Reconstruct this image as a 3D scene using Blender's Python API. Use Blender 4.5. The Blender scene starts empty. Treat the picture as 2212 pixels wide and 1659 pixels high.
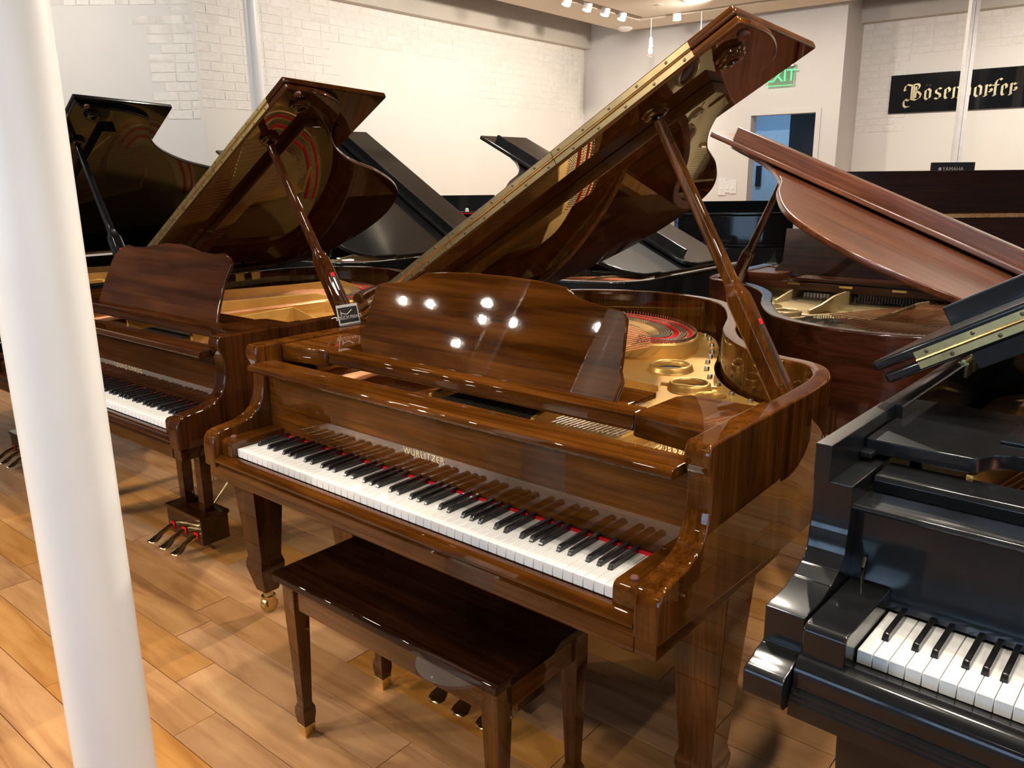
import bpy, bmesh, math, random
from mathutils import Vector, Matrix
random.seed(7)
R = math.radians
C = bpy.context.scene.collection
S = bpy.context.scene

# ------------------------------------------------------------------ camera
F_PX = 1750.99; PITCH = 0.2523; ROLL = -0.0104; CAM_Z = 1.453
cam_d = bpy.data.cameras.new('camera'); cam = bpy.data.objects.new('camera', cam_d); C.objects.link(cam)
cam_d.sensor_width = 36.0; cam_d.lens = 36.0 * F_PX / 2212.0; cam_d.clip_end = 100; cam_d.clip_start = .05
fw = Vector((0, math.cos(PITCH), -math.sin(PITCH))); r0 = Vector((1, 0, 0)); u0 = r0.cross(fw)
rr = r0 * math.cos(ROLL) + u0 * math.sin(ROLL); uu = -r0 * math.sin(ROLL) + u0 * math.cos(ROLL)
m = Matrix((rr, uu, -fw)).transposed().to_4x4(); m.translation = Vector((0, 0, CAM_Z)); cam.matrix_world = m
S.camera = cam

# ------------------------------------------------------------------ exposure, world, lights
S.view_settings.view_transform = 'Standard'; S.view_settings.look = 'None'
S.view_settings.gamma = 1.0; S.view_settings.use_curve_mapping = False
S.view_settings.exposure = 0.35
w = bpy.data.worlds.new('world'); S.world = w; w.use_nodes = True
w.node_tree.nodes['Background'].inputs[0].default_value = (.55, .72, 1, 1)
w.node_tree.nodes['Background'].inputs[1].default_value = 0.35
WARM = (1.0, .89, .74); WARM2 = (1.0, .91, .79); DAY = (.46, .70, 1.0)

def spot(name, loc, aim, power, angle=80, blend=.6, col=WARM, rad=.05):
    d = bpy.data.lights.new(name, 'SPOT'); d.energy = power; d.color = col; d.spot_size = R(angle); d.spot_blend = blend
    d.shadow_soft_size = rad
    o = bpy.data.objects.new(name, d); C.objects.link(o); o.location = loc
    o.rotation_euler = (Vector(aim) - Vector(loc)).to_track_quat('-Z', 'Y').to_euler(); return o
def area(name, loc, aim, power, sx, sy, col):
    d = bpy.data.lights.new(name, 'AREA'); d.energy = power; d.color = col; d.shape = 'RECTANGLE'; d.size = sx; d.size_y = sy
    o = bpy.data.objects.new(name, d); C.objects.link(o); o.location = loc
    o.rotation_euler = (Vector(aim) - Vector(loc)).to_track_quat('-Z', 'Y').to_euler(); return o

# room axes: D1 runs away to the right along the brick wall, D2 runs along the far wall
WA = R(38.9)
D1 = Vector((math.sin(WA), math.cos(WA), 0)); D2 = Vector((D1.y, -D1.x, 0))
def rm(a, b, z=0.0):            # room coordinates: a along D2 (to the right), b along D1 (away)
    return D2 * a + D1 * b + Vector((0, 0, z))
B_FAR = 9.726                   # far wall
A_LEFT = -6.532                 # brick wall on the left
B_BACK = -7.5                   # shop windows behind the camera
A_RIGHT = 6.0
# ceiling track lamps to the left of the pianos (they show as glints in the music desk)
for i, p in enumerate([(-6.55, 2.25), (-6.22, 1.98), (-5.42, 1.52), (-5.88, 1.45), (-5.56, 1.2), (-7.0, 1.5), (-4.65, .6)]):
    spot('track_lamp_left', (p[0], p[1], 3.2), (-1.2 + .25 * i, 2.6 - .1 * i, .4), 100, 60, .6, WARM, .034)
# unseen lamps above the pianos, some added to brighten dark floor and frame
for p, a, e in [((-2.0, 1.2, 3.4), (-2.0, 1.5, 0), 85), ((.35, 2.6, 3.4), (.2, 2.7, 0), 95), ((.95, 1.9, 3.4), (.85, 2.1, 0), 105), ((.85, .75, 3.4), (.75, 1.35, 0), 110), ((2.4, .2, 3.4), (1.9, 1.0, 0), 85),
                ((.3, 1.5, 3.4), (1.5, 3.0, .9), 120), ((2.6, 3.4, 3.4), (1.9, 3.3, 0), 160), ((-2.6, 3.1, 3.4), (-2.5, 3.4, 0), 150), ((-.6, 4.6, 3.4), (-.3, 4.9, 0), 150),
                ((3.2, 6.2, 3.4), (2.6, 5.8, 0), 150)]:
    spot('overhead_spot', p, a, e, 110, .7, WARM, .07)
# lamps behind the camera, turned to the column and the pianos
for p, a, e in [((-2.4, -1.8, 3.3), (-.85, 1.5, 1.75), 210), ((1.3, -1.9, 3.4), (.9, 2.6, .8), 60), ((-4.6, -.8, 3.5), (-2.6, 2.8, .6), 70)]:
    spot('front_lamp', p, a, e, 46 if e > 200 else 70, .8, WARM, .07)
spot('far_lamp', (1.75, 5.25, 3.3), (-1.2, 1.5, 0), 480, 62, .5, WARM, .05)
# daylight through the shop windows
for a in (-3.6, -1.2, 1.2, 3.6):
    area('window_daylight', rm(a, B_BACK - .12, 1.75), rm(a, B_BACK + 2, 1.6), 58, 2.0, 2.3, DAY)
for b in (-4.6, -2.0, .6):
    area('window_daylight', rm(A_RIGHT + .12, b, 1.55), rm(A_RIGHT - 2, b, 1.55), 32, 2.0, 2.8, DAY)
spot('wall_wash_spot', (-4.6, 4.4, 3.4), (-3.9, 7.2, 1.6), 270, 110, .9, WARM2, .06)  # added unseen spot, brightens the side wall left of the corner
# unseen wall-wash spots, moved off the ceiling slot to even the walls
for a, b in [(-5.75, 5.0), (-5.75, 6.8), (-5.75, 8.4)]:
    spot('wall_wash_spot', rm(a + 1.7, b, 3.15), rm(A_LEFT, b + .1, 1.35), 135, 130, .9, WARM2, .06)
for a, b in [(-4.4, 8.2), (-2.6, 8.2), (-.7, 8.2)]:
    spot('wall_wash_spot', rm(a, b - .5, 3.15), rm(a + .2, B_FAR, 1.3), 75, 120, .9, WARM2, .06)
for a, b in [(-1.9, 8.7), (.2, 8.7)]:
    spot('wall_wash_spot', rm(a + 1.2, b - .6, 3.15), rm(a + 1.6, B_FAR + .6, 1.3), 125, 120, .9, WARM2, .06)

# ------------------------------------------------------------------ materials
def new_mat(name):
    mt = bpy.data.materials.new(name); mt.use_nodes = True
    nt = mt.node_tree; return mt, nt, nt.nodes['Principled BSDF']
def node(nt, t, **kw):
    n = nt.nodes.new(t)
    for k, v in kw.items(): setattr(n, k, v)
    return n
def pset(p, **kw):
    for k, v in kw.items(): p.inputs[k.replace('_', ' ')].default_value = v
def plain(name, col, rough=.5, metal=0.0, coat=0.0, spec=.5, emit=None, es=0.0, noise=.06, nscale=14):
    mt, nt, p = new_mat(name)
    pset(p, Roughness=rough, Metallic=metal)
    p.inputs['Coat Weight'].default_value = coat; p.inputs['Coat Roughness'].default_value = .04
    p.inputs['Specular IOR Level'].default_value = spec
    tc = node(nt, 'ShaderNodeTexCoord'); nz = node(nt, 'ShaderNodeTexNoise'); nz.inputs['Scale'].default_value = nscale
    nz.inputs['Detail'].default_value = 4
    cr = node(nt, 'ShaderNodeValToRGB')
    lo = [max(0, c * (1 - noise)) for c in col]; hi = [min(1, c * (1 + noise)) for c in col]
    cr.color_ramp.elements[0].position = .3; cr.color_ramp.elements[1].position = .7
    cr.color_ramp.elements[0].color = (*lo, 1); cr.color_ramp.elements[1].color = (*hi, 1)
    nt.links.new(tc.outputs['Object'], nz.inputs['Vector']); nt.links.new(nz.outputs['Fac'], cr.inputs['Fac'])
    nt.links.new(cr.outputs['Color'], p.inputs['Base Color'])
    if emit: p.inputs['Emission Color'].default_value = (*emit, 1); p.inputs['Emission Strength'].default_value = es
    return mt
def wood(name, c1, c2, c3, axis='x', rough=.3, coat=1.0, crough=.018, along=1.3, across=11, streak=.5, wob=.0):
    mt, nt, p = new_mat(name)
    tc = node(nt, 'ShaderNodeTexCoord'); mp = node(nt, 'ShaderNodeMapping')
    sc = {'x': (along, across, across), 'y': (across, along, across), 'z': (across, across, along)}[axis]
    mp.inputs['Scale'].default_value = sc
    nt.links.new(tc.outputs['Object'], mp.inputs['Vector'])
    n1 = node(nt, 'ShaderNodeTexNoise'); n1.inputs['Scale'].default_value = 1.6; n1.inputs['Detail'].default_value = 7
    n1.inputs['Roughness'].default_value = .62; n1.inputs['Distortion'].default_value = .35
    nt.links.new(mp.outputs['Vector'], n1.inputs['Vector'])
    cr = node(nt, 'ShaderNodeValToRGB'); e = cr.color_ramp.elements
    e[0].position = .30; e[0].color = (*c1, 1); e[1].position = .72; e[1].color = (*c3, 1)
    k = e.new(.5); k.color = (*c2, 1)
    nt.links.new(n1.outputs['Fac'], cr.inputs['Fac'])
    mp2 = node(nt, 'ShaderNodeMapping'); mp2.inputs['Scale'].default_value = tuple(v * (1 if v == along else 5) for v in sc)
    nt.links.new(tc.outputs['Object'], mp2.inputs['Vector'])
    n2 = node(nt, 'ShaderNodeTexNoise'); n2.inputs['Scale'].default_value = 2.2; n2.inputs['Detail'].default_value = 4
    nt.links.new(mp2.outputs['Vector'], n2.inputs['Vector'])
    mx = node(nt, 'ShaderNodeMixRGB', blend_type='MULTIPLY'); mx.inputs['Fac'].default_value = streak
    cr2 = node(nt, 'ShaderNodeValToRGB'); cr2.color_ramp.elements[0].position = .38; cr2.color_ramp.elements[0].color = (.25, .22, .2, 1)
    cr2.color_ramp.elements[1].position = .58
    nt.links.new(n2.outputs['Fac'], cr2.inputs['Fac'])
    nt.links.new(cr.outputs['Color'], mx.inputs[1]); nt.links.new(cr2.outputs['Color'], mx.inputs[2])
    nt.links.new(mx.outputs['Color'], p.inputs['Base Color'])
    pset(p, Roughness=rough); p.inputs['Coat Weight'].default_value = coat; p.inputs['Coat Roughness'].default_value = crough
    p.inputs['Specular IOR Level'].default_value = .0 if crough < .05 else .1
    if wob:
        nb = node(nt, 'ShaderNodeTexNoise'); nb.inputs['Scale'].default_value = 75; nb.inputs['Detail'].default_value = 2
        nt.links.new(tc.outputs['Object'], nb.inputs['Vector'])
        bp = node(nt, 'ShaderNodeBump'); bp.inputs['Strength'].default_value = wob; bp.inputs['Distance'].default_value = .002
        nt.links.new(nb.outputs['Fac'], bp.inputs['Height']); nt.links.new(bp.outputs['Normal'], p.inputs['Coat Normal'])
    return mt
WAL = ((.030, .0078, .001), (.082, .0245, .003), (.145, .047, .007))
WALD = ((.014, .004, .0010), (.036, .0105, .0026), (.060, .0185, .005))
MAH = ((.045, .011, .004), (.10, .029, .011), (.17, .055, .021))
MAHD = ((.016, .0045, .003), (.028, .008, .005), (.042, .013, .008))
M = {}
for ax in 'xyz':
    M['wal_' + ax] = wood('walnut_gloss_' + ax, *WAL, axis=ax, across=9 if ax != 'z' else 14)
    M['wald_' + ax] = wood('walnut_dark_gloss_' + ax, *WALD, axis=ax, across=9)
    M['mah_' + ax] = wood('mahogany_satin_' + ax, *MAH, axis=ax, coat=.8, rough=.34, crough=.2, across=12)
    M['mahd_' + ax] = wood('mahogany_dark_' + ax, *MAHD, axis=ax, coat=.6, rough=.35, crough=.12, across=12)
M['seat'] = wood('bench_seat_wood', (.006, .0018, .0008), (.016, .0048, .0018), (.030, .009, .0035), axis='x', across=9, coat=.6)
M['wal_desk'] = wood('walnut_desk', *[tuple(v * .72 for v in c) for c in WAL], axis='x', across=9, wob=.012)
M['wald_desk'] = wood('walnut_dark_desk', *[tuple(v * 1.15 for v in c) for c in WALD], axis='x', across=9, wob=.012)
M['black'] = plain('ebony_gloss', (.006, .0062, .007), .22, coat=1.0, noise=.2)
M['black_satin'] = plain('ebony_satin', (.0075, .008, .009), .4, coat=.85, noise=.25)
M['black_satin'].node_tree.nodes['Principled BSDF'].inputs['Coat Roughness'].default_value = .09
for k in ('black', 'black_satin'): M[k].node_tree.nodes['Principled BSDF'].inputs['Specular IOR Level'].default_value = .08
M['gold'] = plain('gold_painted_iron', (.62, .36, .095), .36, metal=.55, noise=.07)
M['gold_pale'] = plain('pale_gold_iron', (.60, .46, .24), .36, metal=.5, noise=.06)
M['brass'] = plain('polished_brass', (.84, .66, .34), .2, metal=1.0, noise=.1, nscale=30)
M['brass_old'] = plain('aged_brass', (.55, .43, .2), .28, metal=1.0, noise=.2, nscale=30)
M['steel'] = plain('steel', (.62, .62, .6), .28, metal=1.0)
M['screw'] = plain('dark_screw', (.12, .09, .05), .35, metal=1.0)
M['copper'] = plain('copper_winding', (.72, .34, .19), .35, metal=.85)
M['felt_red'] = plain('red_felt', (.55, .012, .018), .9, spec=.1)
M['felt_white'] = plain('white_felt', (.75, .70, .62), .9, spec=.1)
M['ivory'] = plain('white_key', (.80, .79, .77), .22, coat=.3, noise=.01)
M['keyblack'] = plain('black_key', (.009, .009, .010), .25, coat=.4)
M['board'] = wood('spruce_board', (.36, .20, .08), (.45, .27, .12), (.52, .33, .16), axis='y', coat=.3, rough=.4)
M['darkfelt'] = plain('dark_action', (.055, .044, .034), .6)
M['pin'] = plain('blued_steel_pin', (.33, .31, .28), .3, metal=1.0)
M['dark'] = plain('dark_void', (.012, .011, .010), .7)
M['rubber'] = plain('rubber', (.11, .035, .022), .5)
M['paint'] = plain('white_wall_paint', (.80, .765, .71), .55, noise=.015, nscale=3)
M['paint_grey'] = plain('cool_white_paint', (.74, .71, .68), .55, noise=.015, nscale=3)
M['soffit'] = plain('taupe_paint', (.60, .54, .46), .6, noise=.02, nscale=3)
M['ceil'] = plain('ceiling_paint', (.78, .69, .56), .7, noise=.01, nscale=2)
M['ceil_dark'] = plain('open_ceiling_dark', (.03, .03, .032), .8)
M['column'] = plain('column_paint', (.91, .89, .86), .38, coat=.2, noise=.02, nscale=6)
M['white'] = plain('white_plastic', (.85, .84, .82), .35)
M['paper'] = plain('white_paper', (.88, .87, .85), .6, noise=.01)
M['lamp'] = plain('lamp_lens', (1, .95, .85), .4, emit=(1, .88, .68), es=9)
M['bulb'] = plain('pendant_bulb', (1, .95, .85), .4, emit=(1, .8, .55), es=1.6)
M['exitgreen'] = plain('exit_letters', (.05, .6, .2), .4, emit=(.06, .85, .25), es=.9)
M['signgold'] = plain('sign_gilding', (.85, .70, .42), .25, metal=.7, noise=.04)
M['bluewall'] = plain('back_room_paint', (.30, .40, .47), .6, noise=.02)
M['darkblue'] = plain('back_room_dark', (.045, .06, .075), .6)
M['doorpaint'] = plain('back_room_door', (.55, .62, .66), .5)
M['ink'] = plain('black_print', (.012, .012, .013), .45)
M['signgrey'] = plain('dark_sign', (.03, .035, .045), .35)
M['frame'] = plain('window_frame_metal', (.035, .04, .05), .4, metal=.5)
def glass(name, col=(1, 1, 1), rough=.0):
    mt, nt, p = new_mat(name); pset(p, Roughness=rough, IOR=1.45); p.inputs['Transmission Weight'].default_value = 1.0
    p.inputs['Base Color'].default_value = (*col, 1); return mt
M['glass'] = glass('clear_glass'); M['exitglass'] = glass('exit_panel_glass', (.93, 1, .95))

# brick: painted, with faint tone variation
def brick_mat():
    mt, nt, p = new_mat('painted_brick')
    tc = node(nt, 'ShaderNodeTexCoord'); nz = node(nt, 'ShaderNodeTexNoise'); nz.inputs['Scale'].default_value = 26
    nz.inputs['Detail'].default_value = 5; cr = node(nt, 'ShaderNodeValToRGB')
    cr.color_ramp.elements[0].color = (.765, .725, .665, 1); cr.color_ramp.elements[1].color = (.82, .785, .73, 1)
    cr.color_ramp.elements[0].position = .3; cr.color_ramp.elements[1].position = .6
    nt.links.new(tc.outputs['Object'], nz.inputs['Vector']); nt.links.new(nz.outputs['Fac'], cr.inputs['Fac'])
    nt.links.new(cr.outputs['Color'], p.inputs['Base Color']); pset(p, Roughness=.5)
    bp = node(nt, 'ShaderNodeBump'); bp.inputs['Strength'].default_value = .5; bp.inputs['Distance'].default_value = .006
    nt.links.new(nz.outputs['Fac'], bp.inputs['Height']); nt.links.new(bp.outputs['Normal'], p.inputs['Normal'])
    return mt
M['brick'] = brick_mat()

# maple floor: each plank carries a tone attribute
def floor_mat():
    mt, nt, p = new_mat('maple_planks')
    tc = node(nt, 'ShaderNodeTexCoord'); at = node(nt, 'ShaderNodeAttribute', attribute_name='tone')
    mp = node(nt, 'ShaderNodeMapping'); mp.inputs['Rotation'].default_value = (0, 0, R(39.6))
    nt.links.new(tc.outputs['Object'], mp.inputs['Vector'])
    sc = node(nt, 'ShaderNodeVectorMath', operation='MULTIPLY'); sc.inputs[1].default_value = (1.1, 9, 1)
    nt.links.new(mp.outputs['Vector'], sc.inputs[0])
    off = node(nt, 'ShaderNodeVectorMath', operation='MULTIPLY_ADD'); off.inputs[1].default_value = (31, 17, 9)
    nt.links.new(at.outputs['Color'], off.inputs[0]); nt.links.new(sc.outputs['Vector'], off.inputs[2])
    n1 = node(nt, 'ShaderNodeTexNoise'); n1.inputs['Scale'].default_value = 1.5; n1.inputs['Detail'].default_value = 8
    n1.inputs['Roughness'].default_value = .6; n1.inputs['Distortion'].default_value = .9
    nt.links.new(off.outputs['Vector'], n1.inputs['Vector'])
    cr = node(nt, 'ShaderNodeValToRGB'); e = cr.color_ramp.elements
    e[0].position = .25; e[0].color = (.275, .102, .029, 1); e[1].position = .72; e[1].color = (.575, .300, .110, 1)
    k = e.new(.46); k.color = (.45, .207, .064, 1)
    nt.links.new(n1.outputs['Fac'], cr.inputs['Fac'])
    # tone per plank
    hs = node(nt, 'ShaderNodeHueSaturation'); sp = node(nt, 'ShaderNodeSeparateColor')
    nt.links.new(at.outputs['Color'], sp.inputs[0])
    mr = node(nt, 'ShaderNodeMapRange'); mr.inputs['To Min'].default_value = .84; mr.inputs['To Max'].default_value = 1.10
    nt.links.new(sp.outputs[0], mr.inputs['Value']); nt.links.new(mr.outputs[0], hs.inputs['Value'])
    mr2 = node(nt, 'ShaderNodeMapRange'); mr2.inputs['To Min'].default_value = .86; mr2.inputs['To Max'].default_value = 1.08
    nt.links.new(sp.outputs[1], mr2.inputs['Value']); nt.links.new(mr2.outputs[0], hs.inputs['Saturation'])
    nt.links.new(cr.outputs['Color'], hs.inputs['Color'])
    # knots and mineral streaks
    n2 = node(nt, 'ShaderNodeTexVoronoi'); n2.inputs['Scale'].default_value = 1.0
    s2 = node(nt, 'ShaderNodeVectorMath', operation='MULTIPLY'); s2.inputs[1].default_value = (1.5, 3.6, 1)
    nt.links.new(mp.outputs['Vector'], s2.inputs[0])
    n3 = node(nt, 'ShaderNodeTexNoise'); n3.inputs['Scale'].default_value = 14; nt.links.new(mp.outputs['Vector'], n3.inputs['Vector'])
    a3 = node(nt, 'ShaderNodeVectorMath', operation='MULTIPLY_ADD'); a3.inputs[1].default_value = (.16, .16, 0)
    nt.links.new(n3.outputs['Color'], a3.inputs[0]); nt.links.new(s2.outputs['Vector'], a3.inputs[2])
    nt.links.new(a3.outputs['Vector'], n2.inputs['Vector'])
    cr3 = node(nt, 'ShaderNodeValToRGB'); cr3.color_ramp.elements[0].position = .022; cr3.color_ramp.elements[0].color = (.22, .13, .09, 1)
    cr3.color_ramp.elements[1].position = .085; cr3.color_ramp.elements[1].color = (1, 1, 1, 1)
    nt.links.new(n2.outputs['Distance'], cr3.inputs['Fac'])
    mx = node(nt, 'ShaderNodeMixRGB', blend_type='MULTIPLY'); mx.inputs['Fac'].default_value = .8
    nt.links.new(hs.outputs['Color'], mx.inputs[1]); nt.links.new(cr3.outputs['Color'], mx.inputs[2])
    nt.links.new(mx.outputs['Color'], p.inputs['Base Color'])
    pset(p, Roughness=.46); p.inputs['Specular IOR Level'].default_value = .22
    return mt
M['floor'] = floor_mat()

# ------------------------------------------------------------------ mesh helpers
def box(bm, x0, x1, y0, y1, z0, z1):
    v = [bm.verts.new(p) for p in ((x0, y0, z0), (x1, y0, z0), (x1, y1, z0), (x0, y1, z0), (x0, y0, z1), (x1, y0, z1), (x1, y1, z1), (x0, y1, z1))]
    for f in ((0, 3, 2, 1), (4, 5, 6, 7), (0, 1, 5, 4), (1, 2, 6, 5), (2, 3, 7, 6), (3, 0, 4, 7)): bm.faces.new([v[i] for i in f])
    return v
def prism(bm, poly, a0, a1, axis='z', fn=None):
    """poly of 2-D points swept from a0 to a1 along axis: z -> (x,y), x -> (y,z), y -> (x,z)"""
    def mk(p, a):
        q = {'z': (p[0], p[1], a), 'x': (a, p[0], p[1]), 'y': (p[0], a, p[1])}[axis]
        return bm.verts.new(fn(q) if fn else q)
    A = [mk(p, a0) for p in poly]; B = [mk(p, a1) for p in poly]; n = len(poly)
    fs = [bm.faces.new(A), bm.faces.new(B)]
    for i in range(n): fs.append(bm.faces.new((A[i], A[(i + 1) % n], B[(i + 1) % n], B[i])))
    bmesh.ops.recalc_face_normals(bm, faces=fs)
def tube(bm, pts, rad, n=8, cap=True):
    pts = [Vector(p) for p in pts]; rings = []
    rads = rad if isinstance(rad, (list, tuple)) else [rad] * len(pts)
    for i, p in enumerate(pts):
        d = (pts[min(i + 1, len(pts) - 1)] - pts[max(i - 1, 0)]).normalized()
        a = d.cross(Vector((0, 0, 1)))
        if a.length < 1e-4: a = d.cross(Vector((1, 0, 0)))
        a.normalize(); b = d.cross(a)
        rings.append([bm.verts.new(p + (a * math.cos(t) + b * math.sin(t)) * rads[i]) for t in [2 * math.pi * k / n for k in range(n)]])
    for i in range(len(rings) - 1):
        for k in range(n): bm.faces.new((rings[i][k], rings[i][(k + 1) % n], rings[i + 1][(k + 1) % n], rings[i + 1][k]))
    if cap: bm.faces.new(rings[0][::-1]); bm.faces.new(rings[-1])
def lathe(bm, prof, loc=(0, 0, 0), n=24, mat=None, sx=1, sy=1):
    rings = []
    for r, z in prof:
        ring = []
        for k in range(n):
            t = 2 * math.pi * k / n; p = Vector((r * math.cos(t) * sx, r * math.sin(t) * sy, z))
            if mat: p = mat @ p
            ring.append(bm.verts.new(p + Vector(loc)))
        rings.append(ring)
    fs = []
    for i in range(len(rings) - 1):
        for k in range(n): fs.append(bm.faces.new((rings[i][k], rings[i][(k + 1) % n], rings[i + 1][(k + 1) % n], rings[i + 1][k])))
    fs.append(bm.faces.new(rings[0][::-1])); fs.append(bm.faces.new(rings[-1]))
    bmesh.ops.recalc_face_normals(bm, faces=fs)
def taper(bm, secs, cx, cy):
    """square-section post: secs = [(z, half_x, half_y)]"""
    rings = [[bm.verts.new((cx + sx * hx, cy + sy * hy, z)) for sx, sy in ((-1, -1), (1, -1), (1, 1), (-1, 1))] for z, hx, hy in secs]
    fs = []
    for i in range(len(rings) - 1):
        for k in range(4): fs.append(bm.faces.new((rings[i][k], rings[i][(k + 1) % 4], rings[i + 1][(k + 1) % 4], rings[i + 1][k])))
    fs.append(bm.faces.new(rings[0])); fs.append(bm.faces.new(rings[-1])); bmesh.ops.recalc_face_normals(bm, faces=fs)
def smooth_poly(pts, k=6):
    out = []; n = len(pts)
    for i in range(n - 1):
        p0, p1, p2, p3 = (Vector(pts[max(i - 1, 0)]), Vector(pts[i]), Vector(pts[i + 1]), Vector(pts[min(i + 2, n - 1)]))
        for j in range(k):
            t = j / k
            out.append(.5 * ((2 * p1) + (p2 - p0) * t + (2 * p0 - 5 * p1 + 4 * p2 - p3) * t * t + (3 * p1 - p0 - 3 * p2 + p3) * t ** 3))
    out.append(Vector(pts[-1])); return [tuple(p) for p in out]
def offset(pts, d):
    out = []; n = len(pts)
    for i in range(n):
        a = Vector(pts[max(i - 1, 0)]); b = Vector(pts[min(i + 1, n - 1)]); t = (b - a).normalized()
        out.append((pts[i][0] - t.y * d, pts[i][1] + t.x * d))
    return out
def obj(name, bm, mat, parent=None, bevel=0.0, seg=2, sharp=38):
    if bevel:
        bmesh.ops.recalc_face_normals(bm, faces=bm.faces[:])
        es = [e for e in bm.edges if len(e.link_faces) == 2 and e.calc_face_angle(0) > R(32)]
        bmesh.ops.bevel(bm, geom=es, offset=bevel, segments=seg, profile=.5, affect='EDGES', clamp_overlap=True)
    me = bpy.data.meshes.new(name); bm.to_mesh(me); bm.free()
    me.shade_smooth(); me.set_sharp_from_angle(angle=R(sharp))
    me.materials.append(mat)
    o = bpy.data.objects.new(name, me); C.objects.link(o)
    if parent: o.parent = parent
    if len(me.polygons) > 8:
        wn = o.modifiers.new('weighted', 'WEIGHTED_NORMAL'); wn.keep_sharp = True; wn.weight = 90; wn.mode = 'FACE_AREA'
    return o
def thing(name, label, cat, loc=(0, 0, 0), rz=0, group=None):
    o = bpy.data.objects.new(name, None); C.objects.link(o); o.location = loc; o.rotation_euler = (0, 0, rz)
    o.empty_display_size = .1; o['label'] = label; o['category'] = cat
    if group: o['group'] = group
    return o
def tag(o, label, cat, group=None):
    o['label'] = label; o['category'] = cat
    if group: o['group'] = group
    return o
def struct(name, bm, mat, parent=None, **kw):
    o = obj(name, bm, mat, parent, **kw)
    if not parent: o['kind'] = 'structure'
    return o
NB = bmesh.new
def text(name, body, size, mat, parent, matrix, extrude=.0008, spacing=1.0):
    cu = bpy.data.curves.new(name, 'FONT'); cu.body = body; cu.size = size; cu.extrude = extrude
    cu.align_x = 'CENTER'; cu.align_y = 'CENTER'; cu.space_character = spacing
    tmp = bpy.data.objects.new(name + '_tmp', cu); C.objects.link(tmp)
    dg = bpy.context.evaluated_depsgraph_get(); me = bpy.data.meshes.new_from_object(tmp.evaluated_get(dg))
    bpy.data.objects.remove(tmp); me.materials.clear(); me.materials.append(mat)
    o = bpy.data.objects.new(name, me); C.objects.link(o); o.parent = parent; o.matrix_local = matrix; return o
def strokes(bm, polys, nib, thick, fn):
    """broad-nib lettering: every polyline is swept with a slanted nib edge"""
    nx, ny = nib
    for pl in polys:
        for (x0, y0), (x1, y1) in zip(pl[:-1], pl[1:]):
            q = [(x0 - nx, y0 - ny), (x0 + nx, y0 + ny), (x1 + nx, y1 + ny), (x1 - nx, y1 - ny)]
            A = [bm.verts.new(fn(p[0], p[1], 0)) for p in q]; B = [bm.verts.new(fn(p[0], p[1], thick)) for p in q]
            fs = [bm.faces.new(A), bm.faces.new(B)] + [bm.faces.new((A[i], A[(i + 1) % 4], B[(i + 1) % 4], B[i])) for i in range(4)]
            bmesh.ops.recalc_face_normals(bm, faces=fs)

# ------------------------------------------------------------------ the room
H_TOP = 4.2
def wall_seg(bm, p, q, z0, z1, th, side):
    """upright slab from p to q, thickness th towards side"""
    p = Vector((p[0], p[1], 0)); q = Vector((q[0], q[1], 0)); n = Vector(side) * th
    vs = [(p, z0), (q, z0), (q + n, z0), (p + n, z0), (p, z1), (q, z1), (q + n, z1), (p + n, z1)]
    v = [bm.verts.new((a.x, a.y, z)) for a, z in vs]; fs = []
    for f in ((0, 3, 2, 1), (4, 5, 6, 7), (0, 1, 5, 4), (1, 2, 6, 5), (2, 3, 7, 6), (3, 0, 4, 7)): fs.append(bm.faces.new([v[i] for i in f]))
    bmesh.ops.recalc_face_normals(bm, faces=fs)
JOG = rm(A_LEFT, 3.985)                         # where the brick wall turns towards the window side
bm = NB(); wall_seg(bm, JOG, rm(A_LEFT, B_FAR + .9), 0, H_TOP, .3, -D2); wall_left = struct('wall_left', bm, M['paint'])
bm = NB(); wall_seg(bm, (-9.2, JOG.y), (JOG.x - .001, JOG.y), 0, H_TOP, .3, (0, 1, 0)); wall_side = struct('wall_left_side', bm, M['paint_grey'])
bm = NB(); wall_seg(bm, (-9.2, JOG.y + .3), (-9.2, -3.2), 0, H_TOP, .2, (-1, 0, 0)); struct('wall_left_end', bm, M['paint_grey'])
# far wall with the doorway
D_L, D_R, D_T, A_JOG = -4.142, -3.352, 2.121, -3.106
bm = NB()
wall_seg(bm, rm(A_LEFT, B_FAR), rm(D_L, B_FAR), 0, H_TOP, .14, D1)
wall_seg(bm, rm(D_R, B_FAR), rm(A_JOG, B_FAR), 0, H_TOP, .74, D1)
wall_seg(bm, rm(D_L, B_FAR), rm(D_R, B_FAR), D_T, H_TOP, .14, D1)
struct('wall_far', bm, M['paint_grey'])
bm = NB(); wall_seg(bm, rm(A_JOG, B_FAR + .6), rm(A_RIGHT, B_FAR + .6), 0, H_TOP, .2, D1); wall_right = struct('wall_far_right', bm, M['paint'])
bm = NB()
wall_seg(bm, rm(A_RIGHT, B_FAR + .8), rm(A_RIGHT, B_BACK), 0, .1, .25, D2); wall_seg(bm, rm(A_RIGHT, B_FAR + .8), rm(A_RIGHT, B_BACK), 3.0, H_TOP, .25, D2)
for y0, y1 in ((B_BACK, -5.7), (-3.5, -3.1), (-.9, -.5), (1.7, B_FAR + .8)): wall_seg(bm, rm(A_RIGHT, y0), rm(A_RIGHT, y1), .1, 3.0, .25, D2)
struct('wall_right', bm, M['paint'])
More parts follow.
